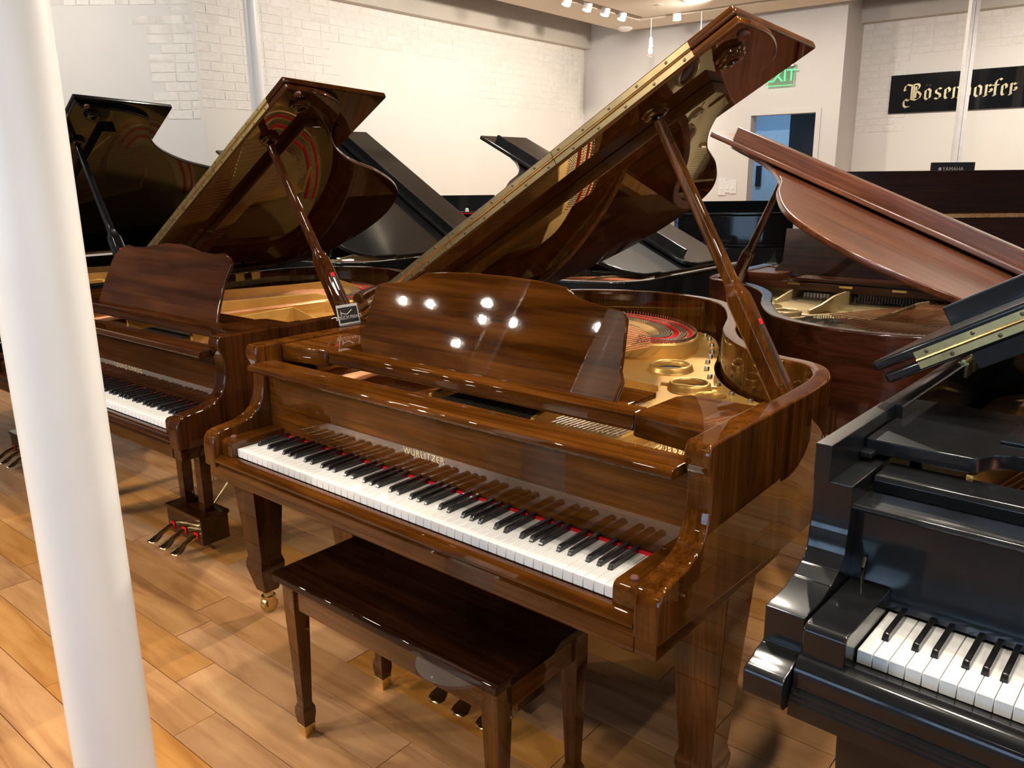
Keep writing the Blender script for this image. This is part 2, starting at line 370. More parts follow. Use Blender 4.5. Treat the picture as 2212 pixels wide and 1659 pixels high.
for i, b in enumerate((-4.6, -2.0, .6)):
    bm = NB()
    for q in (-1.07, -.36, .36, 1.07): wall_seg(bm, rm(A_RIGHT + .04, b + q - .03), rm(A_RIGHT + .04, b + q + .03), .1, 3.0, .06, D2)
    for z in (.1, 2.3, 2.94): wall_seg(bm, rm(A_RIGHT + .04, b - 1.1), rm(A_RIGHT + .04, b + 1.1), z, z + .06, .06, D2)
    wf = struct('window_%d' % (i + 5), bm, M['frame'])
    bm = NB(); wall_seg(bm, rm(A_RIGHT + .065, b - 1.08), rm(A_RIGHT + .065, b + 1.08), .12, 2.98, .006, D2); obj('pane', bm, M['glass'], wf)
# shop front behind the camera: piers, sill, head, and four glazed windows
bm = NB()
wall_seg(bm, rm(-9.6, B_BACK), rm(A_RIGHT, B_BACK), 0, .5, .25, -D1)
wall_seg(bm, rm(-9.6, B_BACK), rm(A_RIGHT, B_BACK), 3.0, H_TOP, .25, -D1)
xs = [-9.6, -4.7, -2.5, -2.3, -.1, .1, 2.3, 2.5, 4.7, A_RIGHT]
for i in range(0, len(xs), 2): wall_seg(bm, rm(xs[i], B_BACK), rm(xs[i + 1], B_BACK), .5, 3.0, .25, -D1)
struct('wall_back', bm, M['frame'])
for i, a in enumerate((-3.6, -1.2, 1.2, 3.6)):
    bm = NB()
    for s in (-1.07, -.36, .36, 1.07): wall_seg(bm, rm(a + s - .03, B_BACK - .04), rm(a + s + .03, B_BACK - .04), .5, 3.0, .06, -D1)
    for z in (.5, 2.3, 2.94): wall_seg(bm, rm(a - 1.1, B_BACK - .04), rm(a + 1.1, B_BACK - .04), z, z + .06, .06, -D1)
    wf = struct('window_%d' % (i + 1), bm, M['frame'])
    bm = NB(); wall_seg(bm, rm(a - 1.08, B_BACK - .065), rm(a + 1.08, B_BACK - .065), .52, 2.98, .006, -D1); obj('pane', bm, M['glass'], wf)
# bulkheads over the brick walls
bm = NB(); wall_seg(bm, rm(A_LEFT, 3.9), rm(A_LEFT, B_FAR), 3.07, H_TOP, .10, D2); struct('trim_1', bm, M['soffit'])
bm = NB(); wall_seg(bm, rm(A_JOG, B_FAR + .6), rm(A_RIGHT, B_FAR + .6), 3.08, H_TOP, .12, -D1); struct('trim_2', bm, M['soffit'])
# door casing and the blue room beyond
bm = NB(); z1 = D_T + .035
wall_seg(bm, rm(D_L - .03, B_FAR - .012), rm(D_L + .012, B_FAR - .012), 0, z1, .16, D1)
wall_seg(bm, rm(D_R - .012, B_FAR - .012), rm(D_R + .045, B_FAR - .012), 0, z1, .16, D1)
wall_seg(bm, rm(D_L + .012, B_FAR - .012), rm(D_R - .012, B_FAR - .012), D_T - .012, z1, .16, D1)
struct('door_1', bm, M['paint_grey'])
bm = NB()
wall_seg(bm, rm(-5.6, 12.2), rm(-3.36, 12.2), 0, 2.9, .1, D1); wall_seg(bm, rm(-5.6, 9.9), rm(-5.6, 12.2), 0, 2.9, .1, -D2)
wall_seg(bm, rm(-3.36, 10.5), rm(-3.36, 12.2), 0, 2.9, .1, D2); wall_seg(bm, rm(-5.7, 9.9), rm(-3.36, 9.9), 2.85, 2.95, 2.4, D1)
struct('wall_back_room', bm, M['bluewall'])
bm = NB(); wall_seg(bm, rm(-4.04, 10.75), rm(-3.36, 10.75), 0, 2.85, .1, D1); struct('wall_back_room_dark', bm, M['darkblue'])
bm = NB(); wall_seg(bm, rm(-5.15, 12.19), rm(-4.45, 12.19), .02, 2.05, .05, -D1); dr = struct('door_2', bm, M['doorpaint'], bevel=.004)
bm = NB(); wall_seg(bm, rm(-5.02, 12.13), rm(-4.94, 12.13), 1.25, 1.55, .03, -D1); obj('handle_plate', bm, M['ink'], dr, bevel=.004)
area('back_room_light', rm(-4.7, 10.9, 2.8), rm(-4.8, 11.6, 0), 22, .6, .6, DAY)

# ceiling cloud with its lamp slot, dark open ceiling above
def rbox(bm, a0, a1, b0, b1, z0, z1):
    v = [bm.verts.new(rm(a, b, z)) for z in (z0, z1) for a, b in ((a0, b0), (a1, b0), (a1, b1), (a0, b1))]; fs = []
    for f in ((0, 3, 2, 1), (4, 5, 6, 7), (0, 1, 5, 4), (1, 2, 6, 5), (2, 3, 7, 6), (3, 0, 4, 7)): fs.append(bm.faces.new([v[i] for i in f]))
    bmesh.ops.recalc_face_normals(bm, faces=fs)
bm = NB(); b0 = 5.2
rbox(bm, -5.80, -5.27, b0, 9.50, 3.2, 3.42); rbox(bm, -5.27, 1.6, 9.0, 9.50, 3.2, 3.42); rbox(bm, -5.13, 1.6, b0, 8.86, 3.2, 3.42)
rbox(bm, -5.27, -5.13, b0, 9.0, 3.36, 3.42); rbox(bm, -5.13, 1.6, 8.86, 9.0, 3.36, 3.42)
struct('ceiling', bm, M['ceil'])
bm = NB(); rbox(bm, -13, A_RIGHT + .2, B_BACK - .3, B_FAR + 1, H_TOP, H_TOP + .1); struct('ceiling_open', bm, M['ceil_dark'])

# floor: slab and planks
bm = NB(); rbox(bm, -13, A_RIGHT + .2, B_BACK - .3, B_FAR + 3, -.1, -.012); floor = struct('floor', bm, M['dark'])
PA = R(-39.6); PU = Vector((math.cos(PA), math.sin(PA), 0)); PV = Vector((-PU.y, PU.x, 0)); PW = .1285
def plank_verts(bm, u0, u1, v0, col, lay):
    g = .0011; c = .0002; v1 = v0 + PW; zz = random.uniform(-.0004, .0004)
    def ring(d, z): return [bm.verts.new(PU * u + PV * v + Vector((0, 0, z))) for u, v in ((u0 + g + d, v0 + g + d), (u1 - g - d, v0 + g + d), (u1 - g - d, v1 - g - d), (u0 + g + d, v1 - g - d))]
    a = ring(0, -.012); b = ring(0, -.0003 + zz); t = ring(c, zz); fs = [bm.faces.new(t)]
    for lo, hi in ((a, b), (b, t)):
        for k in range(4): fs.append(bm.faces.new((lo[k], lo[(k + 1) % 4], hi[(k + 1) % 4], hi[k])))
    for f in fs:
        for l in f.loops: l[lay] = col
cells = []
v0 = -9.0 + .0935
row = 0
while v0 < 11.6:
    u = -10.5 + random.uniform(0, 1.2)
    while u < 10.5:
        L = random.uniform(.75, 1.75); cells.append((u, u + L, v0)); u += L
    v0 += PW
def cell_rank(c):
    p = PU * ((c[0] + c[1]) / 2) + PV * (c[2] + PW / 2)
    if p.y < 1.2 or abs(p.x) > .78 * p.y + .6: return 99 + p.length
    return p.length
cells.sort(key=cell_rank)
bulk = NB(); blay = bulk.loops.layers.float_color.new('tone')
for i, (a, b, v) in enumerate(cells):
    col = (random.random(), random.random(), random.random(), 1)
    c = PU * ((a + b) / 2) + PV * v
    if not (B_BACK - .2 < c.dot(D1) < B_FAR + 2.8 and c.dot(D2) < A_RIGHT): continue
    if i < 290:
        bm = NB(); lay = bm.loops.layers.float_color.new('tone'); plank_verts(bm, a, b, v, col, lay)
        obj('plank', bm, M['floor'], floor)
    else: plank_verts(bulk, a, b, v, col, blay)
pl = obj('planks', bulk, M['floor'], floor); pl['kind'] = 'stuff'

# painted bricks standing proud of the walls
BW, BH = .215, .0745
def bricks(wall, origin, along, out, length, zlo, zhi, skip, limit=290):
    rows = int((zhi - zlo) / BH); n = 0; rest = None
    al = Vector((along[0], along[1], 0)); ou = Vector((out[0], out[1], 0))
    for r in range(rows):
        x = -(BW / 2) * (r % 2)
        while x < length:
            L = BW if random.random() < .8 else BW * .5
            a0 = max(x, 0) + .004; a1 = min(x + L, length) - .004; z0 = zhi - (r + 1) * BH + .004; z1 = zhi - r * BH - .004; x += L
            if a1 - a0 < .03 or skip((a0 + a1) / 2, (z0 + z1) / 2): continue
            d = random.uniform(.002, .006); j = lambda: random.uniform(-.002, .002)
            bm = NB() if n < limit else (rest or NB())
            if n >= limit: rest = bm
            back = [(a0, z0), (a1, z0), (a1, z1), (a0, z1)]
            fr = [(a0 + .004 + j(), z0 + .003 + j()), (a1 - .004 + j(), z0 + .003 + j()), (a1 - .004 + j(), z1 - .003 + j()), (a0 + .004 + j(), z1 - .003 + j())]
            B = [bm.verts.new(origin + al * a + Vector((0, 0, z))) for a, z in back]
            Fv = [bm.verts.new(origin + al * a + ou * d + Vector((0, 0, z))) for a, z in fr]
            fs = [bm.faces.new(Fv)] + [bm.faces.new((B[k], B[(k + 1) % 4], Fv[(k + 1) % 4], Fv[k])) for k in range(4)]
            bmesh.ops.recalc_face_normals(bm, faces=fs)
            if n < limit: obj('brick', bm, M['brick'], wall)
            n += 1
    if rest: o = obj('bricks', rest, M['brick'], wall); o['kind'] = 'stuff'
LEN = B_FAR - 3.985
bricks(wall_left, JOG + Vector((0, 0, 0)), D1, D2, LEN, 1.75, 3.07,
       lambda a, z: (z < 2.28 and .5 < a < LEN - .4) or (z < 2.0 and a < LEN - .12) or (1.4 < a < 3.35 and z < 2.72))
bricks(wall_side, Vector((-4.6, JOG.y, 0)), (1, 0), (0, -1), -4.6 * -1 + JOG.x - .02, 1.9, 3.2,
       lambda a, z: z < 2.86 and (a < 1.6 + .12 * (int(z / BH) % 2)))
bricks(wall_right, rm(A_JOG, B_FAR + .6), D2, -D1, 2.6, 1.85, 3.08,
       lambda a, z: z < 2.74 and a > .34 + .1 * (int(z / BH) % 2))

# ------------------------------------------------------------------ columns
def pix_at_y(px, py, y):
    d = fw + rr * ((px - 1106) / F_PX) - uu * ((py - 829.5) / F_PX); t = y / d.y; return Vector((0, 0, CAM_Z)) + d * t
def pix_at_z(px, py, z):
    d = fw + rr * ((px - 1106) / F_PX) - uu * ((py - 829.5) / F_PX); t = (z - CAM_Z) / d.z; return Vector((0, 0, CAM_Z)) + d * t
p1, p2 = Vector((-.8263, 1.4284, 0)), .0745
bm = NB(); lathe(bm, [(.13, 0), (.13, .012), (p2 + .004, .03), (p2, .05), (p2, 3.6), (p2, H_TOP)], p1, n=64)
tag(obj('column', bm, M['column'], sharp=60), 'thick round white painted column in front of the pianos at the left', 'column')
bm = NB(); lathe(bm, [(.13, 0), (.13, .012), (p2 + .004, .03), (p2, .05), (p2, H_TOP)], (-3.7, 1.52, 0), n=32)
tag(obj('column', bm, M['column'], sharp=60), 'round white column left of the view, seen as a pale stripe in the music desk', 'column')
p = pix_at_y(549, 120, 6.6); bm = NB(); lathe(bm, [(.09, 0), (.09, .012), (.056, .02), (.056, H_TOP)], (p.x, p.y, 0), n=32)
tag(obj('column', bm, M['column'], sharp=60), 'slim round white column rising behind the walnut grand with the swan-neck desk', 'column')
p = pix_at_y(2086, 170, 7.9); bm = NB()
for s in (-1, 1): box(bm, p.x + s * .0205 - .019, p.x + s * .0205 + .019, p.y - .03, p.y + .03, .012, H_TOP)
box(bm, p.x - .06, p.x + .06, p.y - .06, p.y + .06, 0, .012)
tag(obj('column', bm, M['white'], bevel=.003), 'slim white square post made of two bars in front of the black lettered sign', 'column')

# ------------------------------------------------------------------ grand pianos
# own axes: x along the keyboard (bass at -x), y from the key fronts to the tail, z up; origin on the floor
BENT = [(.724, .45), (.724, .60), (.712, .74), (.668, .838), (.61, .880), (.53, .903), (.445, .952), (.355, 1.047), (.283, 1.162), (.236, 1.275),
        (.19, 1.385), (.10, 1.548), (.014, 1.652), (-.095, 1.716), (-.239, 1.751), (-.397, 1.735), (-.55, 1.672), (-.655, 1.59), (-.712, 1.47), (-.724, 1.34), (-.724, 1.0), (-.724, .45)]
ARM = [(.45, .9935), (.131, .9935), (.125, .990), (.1195, .978), (.118, .962), (.1255, .945), (.132, .93), (.136, .902), (.133, .868), (.126, .84), (.113, .815), (.092, .797),
       (.06, .786), (.02, .781), (-.008, .7775), (-.025, .771), (-.035, .757), (-.038, .735), (-.0375, .677), (.45, .66)]
WHITE_W = .02356
PIANO_LIGHT = dict(white=52)

def key_meshes():
    bm = NB(); box(bm, .0004, WHITE_W - .0006, 0, .150, .712, .735)
    white = obj('white_key', bm, M['ivory'], bevel=.0009, seg=1)
    bm = NB()
    prof = [(.050, .7345), (.055, .7445), (.058, .7465), (.150, .7485), (.150, .7345)]
    A = [bm.verts.new((-.0055 if z < .74 else -.0046, y, z)) for y, z in prof]; B = [bm.verts.new((.0055 if z < .74 else .0046, y, z)) for y, z in prof]
    fs = [bm.faces.new(A), bm.faces.new(B)] + [bm.faces.new((A[i], A[(i + 1) % 5], B[(i + 1) % 5], B[i])) for i in range(5)]
    bmesh.ops.recalc_face_normals(bm, faces=fs)
    black = obj('black_key', bm, M['keyblack'], bevel=.0008, seg=1)
    return white, black
KW, KB = key_meshes(); key_w_mesh, key_b_mesh = KW.data, KB.data
bpy.data.objects.remove(KW); bpy.data.objects.remove(KB)
def link_mesh(name, me, parent, loc):
    o = bpy.data.objects.new(name, me); C.objects.link(o); o.parent = parent; o.location = loc; return o
def keyboard(root, n0=0, n1=52, dz=0.0, dy=0.0):
    has_black = (1, 0, 1, 1, 0, 1, 1)       # after A, B, C, D, E, F, G
    for i in range(n0, n1):
        link_mesh('white_key', key_w_mesh, root, (-.6125 + i * WHITE_W, dy, dz))
        k = i % 7
        if has_black[k] and i < 51:
            sh = {0: .001, 2: -.002, 3: .002, 5: -.0025, 6: 0}[k]
            link_mesh('black_key', key_b_mesh, root, (-.6125 + (i + 1) * WHITE_W + sh, dy, dz))
def caster(parent, x, y, mat, top=.085):
    bm = NB(); lathe(bm, [(.017, top), (.017, top - .02), (.024, top - .022), (.024, top - .03)][::-1], (x, y, 0), 14)
    for s in (-1, 1): box(bm, x + s * .018 - .002, x + s * .018 + .002, y - .016, y + .016, .026, top - .026)
    mt = Matrix.Rotation(R(90), 4, 'Y')
    lathe(bm, [(.005, -.014), (.0275, -.013), (.029, -.008), (.029, .008), (.0275, .013), (.005, .014)], (x, y, .029), 20, mt)
    return obj('caster', bm, mat, parent, sharp=30)
def leg(root, x, y, ztop, mat, brass, spade=True):
    bm = NB()
    if spade: taper(bm, [(ztop, .068, .068), (.60, .065, .065), (.215, .040, .040), (.19, .0465, .0465), (.175, .0465, .0465), (.085, .027, .027)], x, y)
    else: taper(bm, [(ztop, .062, .062), (.55, .060, .060), (.16, .042, .042), (.085, .036, .036)], x, y)
    l = obj('leg', bm, mat, root, bevel=.003); caster(l, x, y, brass); return l
def lyre(root, mats, cx=-.03):
    wx, wz = mats
    bm = NB(); box(bm, cx - .13, cx + .13, .335, .455, .045, .155); box(bm, cx - .136, cx + .136, .330, .46, .150, .166)
    ly = obj('lyre_box', bm, wx, root, bevel=.004)
    for s in (-1, 1):
        bm = NB(); taper(bm, [(.166, .021, .021), (.655, .026, .024)], cx + s * .072, .40); obj('lyre_post', bm, wz, root, bevel=.003)
    for s in (-1, 1):
        bm = NB(); tube(bm, [(cx + s * .03, .45, .155), (cx + s * .17, .80, .655)], .0045, 8); obj('lyre_rod', bm, M['brass_old'], root)
    for k in (-1, 0, 1):
        x = cx + k * .094 * .95
        bm = NB()
        secs = [(.338, .012, .012, .078), (.315, .011, .011, .076), (.285, .014, .009, .066), (.262, .024, .008, .053), (.246, .0285, .007, .046), (.232, .0245, .006, .043), (.222, .009, .004, .044)]
        rings = [[bm.verts.new((x + a * hw, y, z + b * hz)) for a, b in ((-1, -.4), (-.6, -1), (.6, -1), (1, -.4), (.75, .7), (0, 1), (-.75, .7))] for y, hw, hz, z in secs]
        fs = []
        for i in range(len(rings) - 1):
            for j in range(7): fs.append(bm.faces.new((rings[i][j], rings[i][(j + 1) % 7], rings[i + 1][(j + 1) % 7], rings[i + 1][j])))
        fs += [bm.faces.new(rings[0]), bm.faces.new(rings[-1])]; bmesh.ops.recalc_face_normals(bm, faces=fs)
        obj('pedal', bm, M['brass'], root, sharp=60)
        bm = NB(); box(bm, x - .015, x + .015, .331, .3355, .064, .094); obj('pedal_felt', bm, M['felt_red'], root)
def fill_holes(bm, outer, holes, z0, z1):
    """flat slab with round holes"""
    fs = []
    loops = [outer] + holes; rings = []
    for z in (z1, z0):
        es = []; rr_ = []
        for lp in loops:
            vs = [bm.verts.new((p[0], p[1], z)) for p in lp]; rr_.append(vs)
            es += [bm.edges.new((vs[i], vs[(i + 1) % len(vs)])) for i in range(len(vs))]
        bmesh.ops.triangle_fill(bm, use_beauty=True, use_dissolve=False, edges=es); rings.append(rr_)
    for a, b in zip(rings[0], rings[1]):
        for i in range(len(a)): bm.faces.new((a[i], a[(i + 1) % len(a)], b[(i + 1) % len(a)], b[i]))
    bmesh.ops.recalc_face_normals(bm, faces=bm.faces[:])
def circle(cx, cy, r, n=20): return [(cx + r * math.cos(2 * math.pi * k / n), cy + r * math.sin(2 * math.pi * k / n)) for k in range(n)]

def iron_frame(root, path, sy, mat, holes=True, ribs=False, felts=True):
    inner = offset(path, .060)
    outer = [p for p in inner if p[1] > .33]
    poly = [(.655, .30), (.655, .45)] + outer[2:-2] + [(-.655, .45), (-.655, .30)]
    hl = [(.133, 1.04, .052), (.287, .872, .046), (.402, .775, .038)] if holes else []
    bm = NB(); fill_holes(bm, poly, [circle(x, y * sy, r) for x, y, r in hl], .855, .870)
    fr = obj('iron_frame', bm, mat, root, sharp=40)
    for x, y, r in hl:
        bm = NB(); n = 32; prof = [(1.36, .8695), (1.30, .874), (1.26, .884), (1.16, .890), (1.06, .888), (1.0, .882), (.985, .870), (.99, .850)]
        rings = [[bm.verts.new((x + r * q * math.cos(2 * math.pi * k / n), y * sy + r * q * math.sin(2 * math.pi * k / n), z)) for k in range(n)] for q, z in prof]
        for i in range(len(rings) - 1):
            for k in range(n): bm.faces.new((rings[i][k], rings[i + 1][k], rings[i + 1][(k + 1) % n], rings[i][(k + 1) % n]))
        bmesh.ops.recalc_face_normals(bm, faces=bm.faces[:]); obj('frame_ring', bm, mat, fr, sharp=80)
        bm = NB(); lathe(bm, [(r * .99, .8702), (r * .99, .8712)], (x, y * sy, 0), 28); obj('hole_shade_disc', bm, M['dark'], fr)  # dark disc stands in for the shade down the hole
    # raised bass deck at the tail
    deck = smooth_poly([(-.60, 1.13 * sy), (-.35, 1.075 * sy), (-.10, 1.085 * sy), (.045, 1.155 * sy), (.088, 1.235 * sy), (.066, 1.345 * sy), (.01, 1.43 * sy), (-.11, 1.535 * sy), (-.30, 1.60 * sy), (-.5, 1.575 * sy), (-.60, 1.46 * sy)], 5)
    bm = NB(); prism(bm, deck, .866, .920); obj('bass_deck', bm, mat, fr, bevel=.008, seg=3, sharp=50)
    dp = deck[12:-8]
    for off, wd, nm, mt, h in ((.022, .011, 'felt_band', M['felt_red'], .003), (.068, .015, 'felt_band', M['felt_red'], .004)) if felts else ():
        a = offset(dp, off); b = offset(dp, off + wd); bm = NB()
        for i in range(len(a) - 1): prism(bm, [a[i], a[i + 1], b[i + 1], b[i]], .919, .920 + h)
        obj(nm, bm, mt, fr)
    bm = NB()
    for off in (.010, .042, .050, .058, .092, .101, .110, .119, .128):
        pp = offset(dp, off)
        for (x0, y0), (x1, y1) in zip(pp[:-1], pp[1:]):
            for t in (0, .33, .66): tube(bm, [(x0 + (x1 - x0) * t, y0 + (y1 - y0) * t, .919), (x0 + (x1 - x0) * t, y0 + (y1 - y0) * t, .932 if off < .02 else .926)], .0020, 5)
    hp = obj('hitch_pins', bm, M['steel'], fr); hp['kind'] = 'stuff'
    # bolts round the edge
    bp = [p for p in offset(path, .082) if p[1] > .70 * sy][::4]
    for x, y in bp[:16]:
        bm = NB(); lathe(bm, [(.0085, .866), (.0085, .878), (.006, .882)], (x, y, 0), 8); obj('frame_bolt', bm, M['steel'], fr)
    # struts: walls of the casting standing on the plate
    def strut(pts, hts, th=.018):
        bm = NB(); L = []
        for i, (x, y) in enumerate(pts):
            a = Vector(pts[max(i - 1, 0)]); b = Vector(pts[min(i + 1, len(pts) - 1)]); t = (b - a).normalized(); n = Vector((-t.y, t.x)) * th / 2
            L.append([bm.verts.new((x + n.x, y + n.y, .866)), bm.verts.new((x - n.x, y - n.y, .866)), bm.verts.new((x - n.x * .7, y - n.y * .7, hts[i])), bm.verts.new((x + n.x * .7, y + n.y * .7, hts[i]))])
        for i in range(len(L) - 1):
            for k in range(4): bm.faces.new((L[i][k], L[i][(k + 1) % 4], L[i + 1][(k + 1) % 4], L[i + 1][k]))
        bm.faces.new(L[0]); bm.faces.new(L[-1]); obj('frame_strut', bm, mat, fr, bevel=.003)
    if ribs:
        strut([(-.55, .30), (-.47, .88), (-.38, 1.16), (-.32, 1.43), (-.20, 1.46)], [.95, .955, .955, .955, .925])
        strut([(-.22, .30), (-.15, .69), (-.09, .90), (-.04, 1.06), (.06, 1.20)], [.95, .955, .955, .955, .915])
        strut([(.25, .30), (.23, .54), (.215, .66), (.21, .76), (.33, .82)], [.95, .955, .955, .955, .90])
    else:
        strut([(-.64, .30), (-.63, .9 * sy), (-.57, 1.45 * sy)], [.925, .935, .93])
        strut([(-.16, .30), (-.15, .60), (-.12, 1.06 * sy)], [.905, .925, .918])
        strut([(.19, .29), (.175, .50), (.17, .66), (.195, .74 * sy), (.225, .80 * sy)], [.905, .935, .935, .905, .885])
        strut([(.20, .865 * sy), (.30, .905 * sy - .03), (.36, .93 * sy)], [.878, .880, .876], .012)
        strut([(.43, .27), (.44, .45), (.455, .60)], [.905, .915, .885])
    # pin block, strings, dampers, tuning pins
    bm = NB(); box(bm, -.66, .66, .20, .305, .845, .868); obj('pin_block', bm, mat, fr)
    bm = NB()
    for i in range(30):
        x = -.625 + i * .0125; x1 = -.50 + i * .0185; y1 = (1.13 + .32 * math.sin(math.pi * min(1, (i + 3) / 34))) * sy
        tube(bm, [(x, .215, .893), (x1, y1 - .10, .9245)], .0022, 5)
    st = obj('bass_strings', bm, M['copper'], fr); st['kind'] = 'stuff'
    bm = NB()
    for i in range(66):
        x = -.22 + i * .0128; t = i / 65; y1 = (1.09 - .55 * t) * sy + .02; x1 = x + .10 - .06 * t
        y1 = min(y1, .62); x1 = x + (x1 - x) * .5; tube(bm, [(x, .215, .882), (x1, y1, .882)], .0007, 4)
    st = obj('treble_strings', bm, M['steel'], fr); st['kind'] = 'stuff'
    bm = NB()
    for i in range(24):
        x = -.125 + i * .0122; tube(bm, [(x, .232, .890), (x + .012, .40, .899)], .0036, 6)
    dm = obj('damper_wires', bm, M['darkfelt'], fr); dm['kind'] = 'stuff'
    for i in range(22):
        x = -.125 + i * .0124
        bm = NB(); box(bm, x - .0045, x + .0045, .395, .430, .885, .915); obj('damper', bm, M['darkfelt'], fr, bevel=.001, seg=1)
    for x0, x1 in ((-.12, .16), (.20, .42), (.455, .64)):
        bm = NB(); box(bm, x0, x1, .264, .286, .868, .893); obj('felt_strip', bm, M['felt_red'], fr)
    bm = NB()
    for x0, x1 in ((-.10, .16), (.20, .42), (.46, .655)):
        n = int((x1 - x0) / .0125)
        for i in range(n):
            for k in range(3):
                x = x0 + i * .0125 + k * .003; y = .232 + k * .024
                tube(bm, [(x, y, .866), (x, y - .004, .905)], .0034, 6)
    tp = obj('tuning_pins', bm, M['pin'], fr); tp['kind'] = 'stuff'
    bm = NB()
    for i in range(46):
        t = i / 45; x = .20 + .44 * t; y = .395 + .01 * math.sin(i); tube(bm, [(x - .05, y - .02 * t, .870), (x - .05, y - .02 * t, .881)], .0015, 5)
        tube(bm, [(.09 + .30 * t, (.66 - .16 * t) * 1.0, .870), (.09 + .30 * t, (.66 - .16 * t), .882)], .0015, 5)
    tp = obj('agraffes', bm, M['steel'], fr); tp['kind'] = 'stuff'
    return fr

def lid_outline(yf, ulen, sy, ov=.014, tail=.014):
    pts = smooth_poly([(x + .735 + ov * (1 if x > -.6 else 0), y * sy + (tail if y > .8 else 0)) for x, y in BENT], 5)
    pts = [(min(u, ulen), v) for u, v in pts if v > max(yf + .02, .45)]
    pts = [p for p in pts if not (p[0] < .03 and p[1] < 1.30 * sy)]
    return [(0, yf), (ulen, yf)] + pts + [(0, pts[-1][1] - .01)]

def lid(root, P, mats):
    """propped lid turning on the bass rim, front flap folded back on top; lid axes: x up the slope, y to the tail"""
    mx, my, brass = mats
    th, yf, D, U, U2 = P['th'], P['yf'], P['D'], P['U'], P['U2']; T = .0215
    rot = (0, -th, 0); at = (P.get('hx', -.735), 0, P.get('hz', 1.0))
    def place(o): o.location = at; o.rotation_euler = rot; return o
    poly = lid_outline(yf, U, P['sy'], P.get('ov', .014), P.get('tail', .014))
    bm = NB(); prism(bm, poly, 0, T); main = place(obj('lid', bm, mx, root, bevel=.006, seg=3, sharp=45))
    cs = lambda pts: pts
    r = .06
    fl = [(-.012, yf), (U, yf), (U2, yf + D), (.05, yf + D), (.018, yf + D - .012), (-.002, yf + D - .04), (-.012, yf + D - .09)]
    g_ = .010 if P.get('lip') else .0025
    bm = NB(); prism(bm, fl, T + g_, 2 * T + g_); flap = place(obj('lid_flap', bm, mx, root, bevel=.006, seg=3, sharp=45))
    if P.get('lip'):
        h = P['lip']; vi = P.get('lip_in', .035)
        bm = NB(); box(bm, .05, U2 - .085, yf + D - vi - .018, yf + D - vi, 2 * T + g_ - .002, 2 * T + h)
        obj('lip', bm, mx, flap, bevel=.004)
    # hinge along the fold: two leaves, knuckle, screws
    if P.get('hinge', True):
        L0, L1, ns = .07, U - .115, 3
        for k in range(ns):
            a = L0 + (L1 - L0) * k / ns + .001; b = L0 + (L1 - L0) * (k + 1) / ns - .001
            bm = NB(); box(bm, a, b, yf - .0022, yf + .001, .0060, .0205); box(bm, a, b, yf - .0022, yf + .001, .0265, .0410)
            tube(bm, [(a, yf - .003, .0235), (b, yf - .003, .0235)], .0034, 8)
            hg = place(obj('hinge', bm, brass, root, sharp=30)); n = 5
            for i in range(n):
                for z, o2 in ((.0125, .02), (.0345, -.02)):
                    x = a + (b - a) * (i + .5) / n + o2
                    bm = NB(); lathe(bm, [(.0042, 0), (.0036, .0012), (.001, .0015)], (x, yf - .0022, z), 10, Matrix.Rotation(R(90), 4, 'X')); obj('screw', bm, M['screw'], hg)
    # underside: brace bar, prop cups, buffer
    if P.get('brace', True):
        bm = NB(); box(bm, .10, 1.30 * U / 1.47, yf + .165, yf + .235, -.030, 0); place(obj('lid_brace', bm, mx, root, bevel=.003))
        for (u, v) in ((1.176 * U / 1.47, yf + .095), (1.386 * U / 1.47, yf + .10)):
            bm = NB(); lathe(bm, [(.034, 0), (.036, -.006), (.030, -.010), (.032, -.015), (.026, -.020), (.014, -.020), (.012, -.012)], (u, v, 0), 24)
            place(obj('prop_cup', bm, my, root, sharp=50))
        bm = NB(); lathe(bm, [(.013, 0), (.013, -.006), (.010, -.009)], (1.446 * U / 1.47, yf + .055, 0), 16); place(obj('buffer', bm, M['rubber'], root))
    return main, flap

def lid_point(P, u, v, w=0):
    th = P['th']; return Vector((-.735 + u * math.cos(th) - w * math.sin(th), v, P.get('hz', 1.0) + u * math.sin(th) + w * math.cos(th)))

